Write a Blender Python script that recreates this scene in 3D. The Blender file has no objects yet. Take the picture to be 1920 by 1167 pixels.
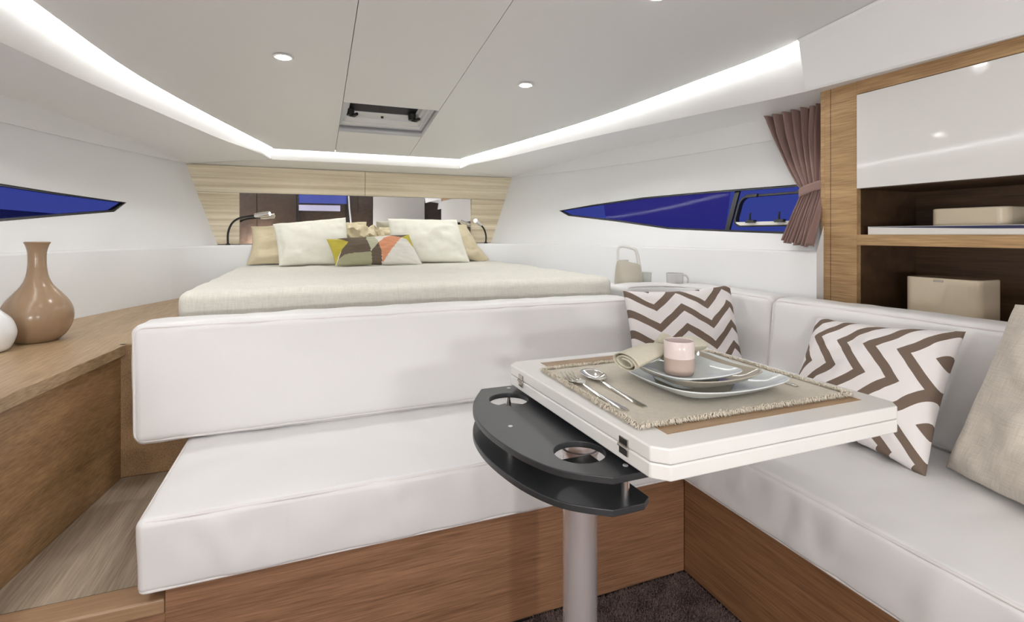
import bpy, bmesh, math, random
from mathutils import Vector, noise, geometry
random.seed(7)
PI = math.pi
sc = bpy.context.scene
COL = sc.collection
TH = math.radians(21.5)          # the camera looks 21.5 degrees to starboard of the bow (+Y)

# ------------------------------------------------------------------ camera
cam = bpy.data.cameras.new('camera'); camo = bpy.data.objects.new('camera', cam); COL.objects.link(camo)
cam.sensor_width = 36; cam.lens = 950/1920*36; cam.shift_y = -143.5/1920; cam.clip_start = .02
camo.location = (0, 0, 1.05); camo.rotation_euler = (PI/2, 0, -TH)
sc.camera = camo
# ------------------------------------------------------------------ world, exposure
w = bpy.data.worlds.new('dusk'); sc.world = w; w.use_nodes = True
bg = w.node_tree.nodes['Background']; bg.inputs[0].default_value = (.045, .065, .29, 1); bg.inputs[1].default_value = .92
vs = sc.view_settings; vs.view_transform = 'Standard'; vs.look = 'None'; vs.exposure = 0.06; vs.gamma = 1; vs.use_curve_mapping = False
LED_STRENGTH = 24.0
SPOT_W = 2.5
AFT_FILL_W = 2.2  # power of the added fill lamps at the aft ceiling
GLOBE_FILL = 122.0  # emission of the added fill globes behind the camera
LAMP_COL = (1.0, 1.0, 1.0)

# ------------------------------------------------------------------ materials
def nmat(name):
    m = bpy.data.materials.new(name); m.use_nodes = True
    nt = m.node_tree; return m, nt, nt.nodes['Principled BSDF']
def mat(name, col, rough=.5, metal=0, bump=0, scale=60, mott=0.0, spec=.5, coat=0, sheen=0):
    m, nt, b = nmat(name); N = nt.nodes; L = nt.links
    b.inputs['Base Color'].default_value = (*col, 1); b.inputs['Roughness'].default_value = rough
    b.inputs['Metallic'].default_value = metal; b.inputs['Specular IOR Level'].default_value = spec
    b.inputs['Coat Weight'].default_value = coat; b.inputs['Coat Roughness'].default_value = .05
    b.inputs['Sheen Weight'].default_value = sheen
    tc = N.new('ShaderNodeTexCoord'); ns = N.new('ShaderNodeTexNoise'); ns.inputs['Scale'].default_value = scale
    ns.inputs['Detail'].default_value = 4; L.new(tc.outputs['Object'], ns.inputs['Vector'])
    if bump:
        bp = N.new('ShaderNodeBump'); bp.inputs['Strength'].default_value = bump; bp.inputs['Distance'].default_value = .003
        L.new(ns.outputs['Fac'], bp.inputs['Height']); L.new(bp.outputs['Normal'], b.inputs['Normal'])
    if mott:
        mx = N.new('ShaderNodeMixRGB'); mx.blend_type = 'MULTIPLY'; mx.inputs[0].default_value = mott
        mx.inputs[1].default_value = (*col, 1); L.new(ns.outputs['Fac'], mx.inputs[2]); 
        g = N.new('ShaderNodeMixRGB'); g.blend_type = 'MULTIPLY'; g.inputs[0].default_value = mott
        L.new(mx.outputs[0], b.inputs['Base Color'])
    return m
def wood(name, dark, light, axis=1, scale=1.0, rough=.42, fine=1.0, al=1.2, di=.8):
    m, nt, b = nmat(name); N = nt.nodes; L = nt.links
    tc = N.new('ShaderNodeTexCoord')
    def nz(along, across, detail, dist):
        mp = N.new('ShaderNodeMapping'); s = [across*scale]*3; s[axis] = along*scale
        mp.inputs['Scale'].default_value = s
        n = N.new('ShaderNodeTexNoise'); n.inputs['Scale'].default_value = 1; n.inputs['Detail'].default_value = detail
        n.inputs['Distortion'].default_value = dist
        L.new(tc.outputs['Object'], mp.inputs['Vector']); L.new(mp.outputs[0], n.inputs['Vector']); return n
    a = nz(al, 16, 5, di); f = nz(9, 240, 3, .2)
    mx = N.new('ShaderNodeMath'); mx.operation = 'MULTIPLY_ADD'; mx.inputs[1].default_value = .42*fine
    L.new(f.outputs['Fac'], mx.inputs[0]); 
    s2 = N.new('ShaderNodeMath'); s2.operation = 'MULTIPLY'; s2.inputs[1].default_value = 1-.42*fine
    L.new(a.outputs['Fac'], s2.inputs[0]); L.new(s2.outputs[0], mx.inputs[2])
    cr = N.new('ShaderNodeValToRGB'); e = cr.color_ramp.elements
    e[0].position = .36; e[0].color = (*dark, 1); e[1].position = .64; e[1].color = (*light, 1)
    L.new(mx.outputs[0], cr.inputs[0]); L.new(cr.outputs[0], b.inputs['Base Color'])
    b.inputs['Roughness'].default_value = rough
    bp = N.new('ShaderNodeBump'); bp.inputs['Strength'].default_value = .2; bp.inputs['Distance'].default_value = .001
    L.new(f.outputs['Fac'], bp.inputs['Height']); L.new(bp.outputs['Normal'], b.inputs['Normal'])
    return m
def fabric(name, col, freq=900, strength=.35, dark=.82, rough=.85, uv=0):
    m, nt, b = nmat(name); N = nt.nodes; L = nt.links
    tc = N.new('ShaderNodeTexCoord')
    ns = []
    for k in range(2):
        mp = N.new('ShaderNodeMapping'); s = [freq*.07]*3; s[0 if k else 1] = freq; s[2] = freq*(.07 if k else 1)
        if uv: s = [uv*.05, uv, 1] if k else [uv, uv*.05, 1]
        mp.inputs['Scale'].default_value = s
        n = N.new('ShaderNodeTexNoise'); n.inputs['Scale'].default_value = 1; n.inputs['Detail'].default_value = 2
        L.new(tc.outputs['UV' if uv else 'Object'], mp.inputs[0]); L.new(mp.outputs[0], n.inputs['Vector']); ns.append(n)
    ad = N.new('ShaderNodeMath'); ad.operation = 'ADD'; L.new(ns[0].outputs['Fac'], ad.inputs[0]); L.new(ns[1].outputs['Fac'], ad.inputs[1])
    cr = N.new('ShaderNodeValToRGB'); e = cr.color_ramp.elements
    hf = N.new('ShaderNodeMath'); hf.operation = 'MULTIPLY'; hf.inputs[1].default_value = .5; L.new(ad.outputs[0], hf.inputs[0])
    e[0].position = .35; e[0].color = (*[c*dark for c in col], 1); e[1].position = .6; e[1].color = (*col, 1)
    L.new(hf.outputs[0], cr.inputs[0]); L.new(cr.outputs[0], b.inputs['Base Color'])
    bp = N.new('ShaderNodeBump'); bp.inputs['Strength'].default_value = strength; bp.inputs['Distance'].default_value = .001
    L.new(hf.outputs[0], bp.inputs['Height']); L.new(bp.outputs[0], b.inputs['Normal'])
    b.inputs['Roughness'].default_value = rough; b.inputs['Specular IOR Level'].default_value = .2; b.inputs['Sheen Weight'].default_value = .15
    return m
def emis(name, col, st):
    m, nt, b = nmat(name)
    b.inputs['Base Color'].default_value = (.8, .8, .8, 1)
    b.inputs['Emission Color'].default_value = (*col, 1); b.inputs['Emission Strength'].default_value = st
    return m
def chevron(name, W, H, swap, phase, offs, lam=.178, amp=.072, per=.081, duty=.39):
    """zigzag stripes printed on the cloth, laid out in the cushion's own UVs"""
    m, nt, b = nmat(name); N = nt.nodes; L = nt.links
    uv = N.new('ShaderNodeUVMap'); uv.uv_map = 'UVMap'; sp = N.new('ShaderNodeSeparateXYZ'); L.new(uv.outputs[0], sp.inputs[0])
    def M(op, a, bb=None, c=None):
        n = N.new('ShaderNodeMath'); n.operation = op
        for i, v in enumerate((a, bb, c)):
            if v is None: continue
            if isinstance(v, (int, float)): n.inputs[i].default_value = v
            else: L.new(v, n.inputs[i])
        return n.outputs[0]
    x, y = sp.outputs[0], sp.outputs[1]
    if swap: x, y = y, x; W, H = H, W
    t = M('FRACT', M('MULTIPLY_ADD', x, W/lam, phase)); t = M('ABSOLUTE', M('MULTIPLY_ADD', t, 2, -1))
    q = M('FRACT', M('MULTIPLY_ADD', t, amp/per, M('MULTIPLY_ADD', y, H/per, offs)))
    s = M('LESS_THAN', q, duty)
    mx = N.new('ShaderNodeMixRGB'); mx.inputs[1].default_value = (.83, .79, .78, 1); mx.inputs[2].default_value = (.185, .135, .105, 1)
    L.new(s, mx.inputs[0]); L.new(mx.outputs[0], b.inputs['Base Color'])
    b.inputs['Roughness'].default_value = .85; b.inputs['Specular IOR Level'].default_value = .2
    return m

M = {}
M['wall'] = mat('white_headliner', (.87, .875, .88), .38, bump=.03, scale=250)
M['ceil'] = mat('ceiling_vinyl', (.70, .695, .68), .45, bump=.02, scale=300)
M['cove'] = mat('cove_gelcoat', (.86, .86, .86), .35)
M['leather'] = mat('white_leather', (.82, .808, .803), .42, bump=.25, scale=9, spec=.4)
M['pipe'] = mat('piping_leather', (.80, .765, .75), .45)
M['oak'] = wood('oak_counter', (.30, .195, .105), (.52, .37, .215), axis=1, fine=1.5)
M['oak_x'] = wood('oak_panel_x', (.20, .100, .052), (.40, .215, .118), axis=0, fine=1.4)
M['oak_y'] = wood('oak_panel_y', (.170, .082, .038), (.33, .170, .082), axis=1, fine=1.4)
M['oak_side'] = wood('oak_locker', (.23, .130, .058), (.43, .260, .125), axis=1, fine=1.4)
M['oak_cab'] = wood('oak_cabinet', (.30, .175, .075), (.58, .375, .190), axis=1, fine=1.3)
M['oak_dark'] = wood('wenge', (.018, .010, .006), (.045, .026, .015), axis=1)
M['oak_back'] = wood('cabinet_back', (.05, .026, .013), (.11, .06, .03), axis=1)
M['ash'] = wood('limed_ash', (.58, .48, .31), (.90, .81, .63), axis=0, scale=2.8, rough=.5, fine=.5, al=.3, di=.1)
M['washed'] = wood('washed_oak', (.22, .165, .115), (.44, .36, .27), axis=1, rough=.5)
M['inlay'] = wood('inlay_oak', (.28, .170, .085), (.42, .28, .155), axis=0, fine=1.3)
M['trim_oak'] = wood('trim_oak', (.30, .175, .095), (.44, .28, .16), axis=0)
M['gloss'] = mat('white_gloss', (.84, .83, .81), .06, coat=.6)
M['table'] = mat('table_white', (.84, .83, .80), .22, coat=.2)
M['black'] = mat('black_acrylic', (.028, .030, .033), .38, spec=.6)
M['blackp'] = mat('black_plastic', (.018, .018, .018), .4)
M['blackf'] = mat('window_frame_black', (.012, .012, .012), .35)
M['chrome'] = mat('chrome', (.85, .83, .81), .12, metal=1)
M['hinge'] = mat('hinge_steel', (.45, .42, .38), .2, metal=1)
M['alu'] = mat('brushed_aluminium', (.80, .77, .78), .27, metal=.7, bump=.03, scale=300)
M['steel'] = mat('cutlery_steel', (.72, .70, .67), .12, metal=1)
M['mirror'] = mat('mirror_glass', (.88, .88, .88), .01, metal=1)
M['bed'] = fabric('bedspread_weave', (.78, .76, .68), 420, .5, .86)
M['beige'] = fabric('beige_cotton', (.74, .65, .45), 500, .25, .92, uv=260)
M['cream'] = fabric('cream_cotton', (.86, .85, .75), 500, .2, .95, uv=260)
M['linen'] = fabric('natural_linen', (.66, .60, .52), 420, .6, .80, uv=190)
M['mat'] = fabric('placemat_linen', (.68, .62, .52), 700, .5, .85)
M['napkin'] = fabric('napkin_linen', (.64, .60, .48), 700, .3, .9)
M['fringe'] = mat('fringe_cotton', (.74, .67, .55), .9)
M['curtain'] = fabric('mauve_curtain', (.33, .215, .19), 600, .4, .85)
M['vase'] = mat('taupe_ceramic', (.35, .235, .145), .22, spec=.5)
M['white_cer'] = mat('white_ceramic', (.82, .82, .82), .2)
M['plate'] = mat('plate_pale_blue', (.68, .72, .72), .12, spec=.45)
M['plate_t'] = mat('plate_taupe', (.44, .39, .31), .08, spec=.6)
M['cup'] = mat('cup_blush', (.78, .67, .64), .12)
M['cup_low'] = mat('cup_taupe', (.50, .39, .33), .12)
M['bottle'] = mat('taupe_jug', (.50, .46, .38), .35)
M['bottle2'] = mat('jug_handle_white', (.74, .73, .70), .3)
M['mug'] = mat('grey_mug', (.62, .61, .61), .25)
M['box'] = mat('cream_lacquer', (.74, .64, .48), .1, coat=.4)
M['navy'] = mat('navy_print', (.03, .035, .10), .3)
M['book'] = mat('book_white', (.82, .81, .77), .3)
M['dark_gap'] = mat('dark_recess', (.02, .017, .015), .8)
M['led'] = emis('led_diffuser', (1, 1, .99), LED_STRENGTH)
M['globe'] = emis('fill_globe', LAMP_COL, GLOBE_FILL)  # added fill globe on the aft bulkhead
M['lens'] = emis('downlight_lens', (1, .98, .94), 30)
M['lamp_dim'] = emis('reading_led_dim', (.85, 1, .97), 3)
M['lamp_led'] = emis('reading_led', (.85, 1, .97), 60)
M['frost'] = mat('hatch_moulding', (.62, .62, .64), .4)
M['screw'] = mat('screw_cap', (.55, .55, .54), .4)
M['lamp_black'] = mat('gooseneck_black', (.012, .012, .012), .45)
M['green'] = mat('sage_print', (.36, .35, .22), .85); M['yellow'] = mat('mustard_print', (.50, .42, .055), .85)
M['brown'] = mat('brown_print', (.125, .095, .065), .85); M['orange'] = mat('coral_print', (.66, .29, .16), .85)
M['pwhite'] = mat('offwhite_print', (.75, .72, .66), .85); M['sage2'] = mat('pale_sage_print', (.47, .47, .33), .85)
M['dock'] = mat('quay_dark', (.10, .09, .16), .8); M['boat'] = mat('moored_boat_purple', (.62, .42, .70), .7)
M['hull2'] = mat('moored_hull', (.30, .32, .55), .5)
M['grey_panel'] = mat('grey_door', (.50, .48, .46), .4)
M['dusk'] = emis('dusk_sky_behind_glass', (.05, .08, .42), .8); M['dusk'].node_tree.nodes['Principled BSDF'].inputs['Base Color'].default_value = (.02, .02, .05, 1)
M['lav'] = mat('white_sill', (.42, .41, .55), .4)
def glassm(name, tint, gl=.12):
    m = bpy.data.materials.new(name); m.use_nodes = True; nt = m.node_tree; N = nt.nodes; L = nt.links
    for n in list(N): N.remove(n)
    o = N.new('ShaderNodeOutputMaterial'); mx = N.new('ShaderNodeMixShader'); t = N.new('ShaderNodeBsdfTransparent'); g = N.new('ShaderNodeBsdfGlossy')
    t.inputs[0].default_value = (*tint, 1); g.inputs['Roughness'].default_value = .02; g.inputs[0].default_value = (.9, .9, .95, 1)
    fr = N.new('ShaderNodeFresnel'); fr.inputs[0].default_value = 1.10
    L.new(fr.outputs[0], mx.inputs[0]); L.new(t.outputs[0], mx.inputs[1]); L.new(g.outputs[0], mx.inputs[2]); L.new(mx.outputs[0], o.inputs[0])
    return m
M['pane'] = glassm('tinted_window_glass', (.80, .80, .95))
M['smoke'] = glassm('smoked_hatch_glass', (.10, .09, .10))
M['tumbler'] = mat('pale_celadon', (.62, .64, .58), .2)
def carpetm():
    m, nt, b = nmat('plum_carpet'); N = nt.nodes; L = nt.links
    tc = N.new('ShaderNodeTexCoord'); n = N.new('ShaderNodeTexNoise'); n.inputs['Scale'].default_value = 260; n.inputs['Detail'].default_value = 3
    n2 = N.new('ShaderNodeTexNoise'); n2.inputs['Scale'].default_value = 18
    L.new(tc.outputs['Object'], n.inputs['Vector']); L.new(tc.outputs['Object'], n2.inputs['Vector'])
    ad = N.new('ShaderNodeMath'); ad.operation = 'MULTIPLY_ADD'; ad.inputs[1].default_value = .35; L.new(n2.outputs['Fac'], ad.inputs[0]); L.new(n.outputs['Fac'], ad.inputs[2])
    cr = N.new('ShaderNodeValToRGB'); e = cr.color_ramp.elements
    e[0].position = .55; e[0].color = (.035, .018, .020, 1); e[1].position = .80; e[1].color = (.27, .19, .165, 1)
    L.new(ad.outputs[0], cr.inputs[0]); L.new(cr.outputs[0], b.inputs['Base Color']); b.inputs['Roughness'].default_value = .95
    return m
M['carpet'] = carpetm()

# ------------------------------------------------------------------ object helpers
ORG = {}
def tag(o, label=None, cat=None, group=None, kind=None):
    if label: o['label'] = label
    if cat: o['category'] = cat
    if group: o['group'] = group
    if kind: o['kind'] = kind
    return o
def thing(name, loc, label, cat, group=None):
    o = bpy.data.objects.new(name, None); COL.objects.link(o); o.location = loc; o.empty_display_size = .05
    ORG[o.name] = Vector(loc); return tag(o, label, cat, group)
def ob(name, vf, m, parent=None, bevel=0, smooth=True, angle=35, seg=2, solid=0, org=None, recalc=True, subs=0, mats=None, fm=None, uvs=None):
    """link ONE mesh object; vertices are given in world space"""
    V, F = vf[0], vf[1]
    if parent is not None: o0 = ORG[parent.name]
    elif org is not None: o0 = Vector(org)
    else:
        xs = [v[0] for v in V]; ys = [v[1] for v in V]; zs = [v[2] for v in V]
        o0 = Vector(((min(xs)+max(xs))/2, (min(ys)+max(ys))/2, min(zs)))
    me = bpy.data.meshes.new(name)
    me.from_pydata([(v[0]-o0.x, v[1]-o0.y, v[2]-o0.z) for v in V], [], F)
    if mats:
        for x in mats: me.materials.append(x)
        if fm: me.polygons.foreach_set('material_index', fm)
    else: me.materials.append(m)
    if uvs is not None:
        ul = me.uv_layers.new(name='UVMap')
        for p in me.polygons:
            for li in p.loop_indices: ul.data[li].uv = uvs[me.loops[li].vertex_index]
    me.update()
    if recalc:
        bm = bmesh.new(); bm.from_mesh(me); bmesh.ops.recalc_face_normals(bm, faces=bm.faces); bm.to_mesh(me); bm.free()
    if smooth:
        me.polygons.foreach_set('use_smooth', [True]*len(me.polygons)); me.set_sharp_from_angle(angle=math.radians(angle))
    o = bpy.data.objects.new(name, me); COL.objects.link(o)
    if parent is not None: o.parent = parent; ORG[o.name] = ORG[parent.name]
    else: o.location = o0; ORG[o.name] = o0
    if parent is not None and parent.type == 'MESH' and False: pass
    if solid:
        md = o.modifiers.new('thickness', 'SOLIDIFY'); md.thickness = solid; md.offset = 0
    if bevel:
        md = o.modifiers.new('bevel', 'BEVEL'); md.width = bevel; md.segments = seg; md.limit_method = 'ANGLE'; md.angle_limit = math.radians(40)
        md.harden_normals = False
    if subs:
        md = o.modifiers.new('sub', 'SUBSURF'); md.levels = subs; md.render_levels = subs
    return o
def box(x0, x1, y0, y1, z0, z1):
    V = [(x, y, z) for z in (z0, z1) for y in (y0, y1) for x in (x0, x1)]
    return V, [(0, 2, 3, 1), (4, 5, 7, 6), (0, 1, 5, 4), (2, 6, 7, 3), (0, 4, 6, 2), (1, 3, 7, 5)]
def join(*vfs):
    V, F = [], []
    for a in vfs:
        n = len(V); V += list(a[0]); F += [tuple(i+n for i in f) for f in a[1]]
    return V, F
def prism(poly, z0, z1, f=None):
    """extrude a 2-D outline; f maps (a, b, h) to world"""
    f = f or (lambda a, b, h: (a, b, h)); n = len(poly)
    V = [f(a, b, z0) for a, b in poly]+[f(a, b, z1) for a, b in poly]
    return V, [tuple(range(n))[::-1], tuple(range(n, 2*n))]+[(i, (i+1) % n, n+(i+1) % n, n+i) for i in range(n)]
def plate_holes(poly, holes, z0, z1):
    """flat slab with holes (a, b outline), triangulated by constrained Delaunay"""
    P = [Vector(p) for p in poly]; E = [(i, (i+1) % len(poly)) for i in range(len(poly))]
    for h in holes:
        n = len(P); P += [Vector(p) for p in h]; E += [(n+i, n+(i+1) % len(h)) for i in range(len(h))]
    r = geometry.delaunay_2d_cdt(P, E, [], 0, 1e-6)
    vs_, fs = r[0], r[2]
    def inside(p, pg):
        c = False; j = len(pg)-1
        for i in range(len(pg)):
            if (pg[i][1] > p[1]) != (pg[j][1] > p[1]) and p[0] < (pg[j][0]-pg[i][0])*(p[1]-pg[i][1])/(pg[j][1]-pg[i][1])+pg[i][0]: c = not c
            j = i
        return c
    keep = []
    for f in fs:
        c = sum((vs_[i] for i in f), Vector((0, 0)))/len(f)
        if inside(c, poly) and not any(inside(c, h) for h in holes): keep.append(tuple(f))
    n = len(vs_); V = [(v.x, v.y, z0) for v in vs_]+[(v.x, v.y, z1) for v in vs_]
    F = [f[::-1] for f in keep]+[tuple(i+n for i in f) for f in keep]
    cnt = {}
    for f in keep:
        for a, b in zip(f, f[1:]+f[:1]): cnt[(a, b)] = 1
    for (a, b) in cnt:
        if (b, a) not in cnt: F.append((a, b, b+n, a+n))
    return V, F
def circ(cx, cy, r, n=32): return [(cx+r*math.cos(2*PI*i/n), cy+r*math.sin(2*PI*i/n)) for i in range(n)]
def lathe(prof, c, n=40):
    """prof: (radius, height) list from bottom axis to top"""
    V, F = [], []
    for r, z in prof:
        for i in range(n): V.append((c[0]+r*math.cos(2*PI*i/n), c[1]+r*math.sin(2*PI*i/n), c[2]+z))
    for k in range(len(prof)-1):
        for i in range(n):
            j = (i+1) % n; F.append((k*n+i, k*n+j, (k+1)*n+j, (k+1)*n+i))
    F.append(tuple(range(n))[::-1]); F.append(tuple((len(prof)-1)*n+i for i in range(n)))
    return V, F
def tube(path, r, n=10, closed=False, cap=True):
    P = [Vector(p) for p in path]; m = len(P); V, F = [], []
    up = None
    for i in range(m):
        t = (P[(i+1) % m]-P[i-1]) if closed or 0 < i < m-1 else (P[1]-P[0] if i == 0 else P[-1]-P[-2])
        t.normalize()
        if up is None:
            up = Vector((0, 0, 1)) if abs(t.z) < .9 else Vector((1, 0, 0))
        a = t.cross(up)
        if a.length < 1e-6: a = t.orthogonal()
        a.normalize(); b = a.cross(t).normalized(); up = b
        rr = r[i] if isinstance(r, (list, tuple)) else r
        for k in range(n): V.append(tuple(P[i]+a*rr*math.cos(2*PI*k/n)+b*rr*math.sin(2*PI*k/n)))
    for i in range(m if closed else m-1):
        j = (i+1) % m
        for k in range(n): F.append((i*n+k, i*n+(k+1) % n, j*n+(k+1) % n, j*n+k))
    if cap and not closed: F.append(tuple(range(n))[::-1]); F.append(tuple((m-1)*n+k for k in range(n)))
    return V, F
def grid(fn, nu, nv, flip=False):
    V = [fn(i/nu, j/nv) for j in range(nv+1) for i in range(nu+1)]; F = []
    for j in range(nv):
        for i in range(nu):
            a = j*(nu+1)+i; q = (a, a+1, a+nu+2, a+nu+1); F.append(q[::-1] if flip else q)
    return V, F
def catmull(pts, n=8, closed=False):
    P = [Vector(p) for p in pts]; out = []; m = len(P)
    for i in range(m if closed else m-1):
        if closed: a, b, c, d = P[i-1], P[i], P[(i+1) % m], P[(i+2) % m]
        else: a, b, c, d = P[max(i-1, 0)], P[i], P[i+1], P[min(i+2, m-1)]
        for k in range(n):
            t = k/n; out.append(.5*((2*b)+(c-a)*t+(2*a-5*b+4*c-d)*t*t+(3*b-3*c+d-a)*t**3))
    if not closed: out.append(P[-1])
    return [tuple(p) for p in out]
def herm(x, pts):
    n = len(pts)
    if x <= pts[0][0]: return pts[0][1]
    if x >= pts[-1][0]: return pts[-1][1]
    for i in range(n-1):
        if x <= pts[i+1][0]: break
    def sl(k):
        if k == 0: return (pts[1][1]-pts[0][1])/(pts[1][0]-pts[0][0])
        if k == n-1: return (pts[-1][1]-pts[-2][1])/(pts[-1][0]-pts[-2][0])
        return (pts[k+1][1]-pts[k-1][1])/(pts[k+1][0]-pts[k-1][0])
    h = pts[i+1][0]-pts[i][0]; t = (x-pts[i][0])/h
    return (2*t**3-3*t*t+1)*pts[i][1]+(t**3-2*t*t+t)*h*sl(i)+(3*t*t-2*t**3)*pts[i+1][1]+(t**3-t*t)*h*sl(i+1)

# rounded, slightly puffed upholstery block: local box (a, b, c) -> warp -> world
def cushion_vf(a, b, c, r, warp, n=(24, 10, 6), puff=.008, wr=.0, seed=0, puck=None):
    hs = (a/2, b/2, c/2)
    def lines(h, k):
        inner = h-r; L1 = [inner+r*math.tan(math.radians(t)) for t in (0, 15, 30, 45)]
        mid = [-inner+2*inner*i/k for i in range(1, k)]
        return [-x for x in reversed(L1)]+mid+L1
    G = [lines(h, k) for h, k in zip(hs, n)]
    V, F, idx = [], [], {}
    def add(p):
        key = tuple(round(x, 6) for x in p)
        if key in idx: return idx[key]
        q = Vector([max(-(h-r), min(h-r, x)) for x, h in zip(p, hs)]); dlt = Vector(p)-q
        nn = dlt.normalized() if dlt.length > 1e-9 else Vector((0, 0, 1))
        s = [x/h for x, h in zip(p, hs)]
        o = q+nn*r
        for ax in range(3):
            if abs(abs(s[ax])-1) < 1e-6:
                k, l = [i for i in range(3) if i != ax]
                o[ax] += math.copysign(1, s[ax])*puff*((1-s[k]**2)*(1-s[l]**2))**.5*min(1, hs[k]*hs[l]/.03)
        if puck and abs(p[puck[0]]-puck[1]*hs[puck[0]]) < r:
            al_ = 1-puck[0]
            o[puck[0]] += puck[2]*max(0, noise.noise(Vector((o[al_]*16+seed+o[2]*5, o[2]*4, seed)))+.15*noise.noise(Vector((o[al_]*45, o[2]*8, 3))))*(1-s[2]**2)**.5
        W = Vector(warp(*o))
        if wr:
            e = noise.noise(W*11+Vector((seed, 0, 0)))*wr+noise.noise(W*26+Vector((0, seed, 0)))*wr*.4
            W = W+nn*0+Vector(warp(*(o+nn*e)))-Vector(warp(*o))
        idx[key] = len(V); V.append(tuple(W)); return idx[key]
    for ax in range(3):
        k, l = [i for i in range(3) if i != ax]
        for sg in (-1, 1):
            for i in range(len(G[k])-1):
                for j in range(len(G[l])-1):
                    q = []
                    for (ii, jj) in ((i, j), (i+1, j), (i+1, j+1), (i, j+1)):
                        p = [0, 0, 0]; p[ax] = sg*hs[ax]; p[k] = G[k][ii]; p[l] = G[l][jj]; q.append(add(p))
                    F.append(tuple(q))
    return V, F
def loop_path(a, b, c, r, ax, sg, warp, out=.6):
    hs = (a/2, b/2, c/2); k, l = [i for i in range(3) if i != ax]
    pts = []; rc = r*1.0
    H, L_ = hs[k], hs[l]; off = r*(1-.7071)
    K, Q = H-off, L_-off; rr = r
    def arc(cx, cy, a0): return [(cx+rr*math.cos(a0+t*PI/2/4), cy+rr*math.sin(a0+t*PI/2/4)) for t in range(5)]
    cs = arc(K-rr, Q-rr, 0)+arc(-K+rr, Q-rr, PI/2)+arc(-K+rr, -Q+rr, PI)+arc(K-rr, -Q+rr, 1.5*PI)
    full = []
    for i in range(len(cs)):
        p, q = cs[i], cs[(i+1) % len(cs)]; d = math.hypot(q[0]-p[0], q[1]-p[1]); m = max(1, int(d/.06))
        for t in range(m): full.append((p[0]+(q[0]-p[0])*t/m, p[1]+(q[1]-p[1])*t/m))
    for x, y in full:
        p = [0, 0, 0]; p[k] = x; p[l] = y; p[ax] = sg*(hs[ax]-off); pts.append(warp(*p))
    return pts
def cushion(name, label, dims, r, warp, pipes, base, n=(24, 10, 6), puff=.008, wr=.004, seed=0, group=None, cat='cushion', m=None, puck=None):
    t = thing(name, base, label, cat, group)
    ob('cover', cushion_vf(*dims, r, warp, n, puff, wr, seed, puck), m or M['leather'], t, angle=80)
    for ax, sg in pipes:
        ob('piping', tube(loop_path(*dims, r, ax, sg, warp), .0034, 8, closed=True), M['pipe'], t, angle=80)
    return t
# throw pillow between four world corners
def pillow_vf(TL, TR, BL, BR, thick, n=40, m=32, pinch=.07, wr=.006, seed=0, power=.45, extra=None, sag=0):
    TL, TR, BL, BR = map(Vector, (TL, TR, BL, BR)); nrm = ((TR-TL).cross(TL-BL)).normalized()
    V, F, UV = [], [], []
    def pt(s, t, side):
        x = s*(1-pinch*(1-t*t)*abs(s)**1.0); y = t*(1-pinch*(1-s*s)*abs(t)**1.0)
        u_, v_ = (x+1)/2, (y+1)/2
        p = (BL*(1-u_)+BR*u_)*(1-v_)+(TL*(1-u_)+TR*u_)*v_
        h = thick/2*(max(0, (1-s*s)*(1-t*t)))**power*(1-sag*t*.5)
        e = noise.noise(Vector((s*2.2+seed, t*2.2, side*3.)))*wr*2.2+noise.noise(Vector((s*6+seed, t*6, side*5.)))*wr
        edge = min(1, 6*(1-max(abs(s), abs(t)))) 
        p = p+nrm*(side*(h+e*edge))
        p = p+Vector((0, 0, 1))*noise.noise(Vector((s*3, t*3, seed)))*wr*.8
        if extra: p = Vector(extra(p, s, t, side))
        return p
    ids = {}
    for side in (1, -1):
        for j in range(m+1):
            for i in range(n+1):
                s = math.sin(((i/n)*2-1)*PI/2*.92)/math.sin(PI/2*.92); t = math.sin(((j/m)*2-1)*PI/2*.92)/math.sin(PI/2*.92)
                bd = i in (0, n) or j in (0, m)
                key = (i, j) if bd else (i, j, side)
                if key in ids: continue
                ids[key] = len(V); V.append(tuple(pt(s, t, 0 if bd else side)))
                UV.append(((s+1)/2, (t+1)/2))
        g = lambda i, j: ids[(i, j)] if (i in (0, n) or j in (0, m)) else ids[(i, j, side)]
        for j in range(m):
            for i in range(n):
                q = (g(i, j), g(i+1, j), g(i+1, j+1), g(i, j+1)); F.append(q if side == 1 else q[::-1])
    return V, F, UV
def pillow(name, label, cat, corners, thick, mt, group=None, **kw):
    V, F, UV = pillow_vf(*corners, thick, **kw)
    mn = min(v[2] for v in V)
    c = sum((Vector(x) for x in corners), Vector())/4
    o = ob(name, (V, F), mt, org=(c.x, c.y, mn), angle=80, uvs=UV)
    return tag(o, label, cat, group)
def rot2(x, y, a): return x*math.cos(a)-y*math.sin(a), x*math.sin(a)+y*math.cos(a)

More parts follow.
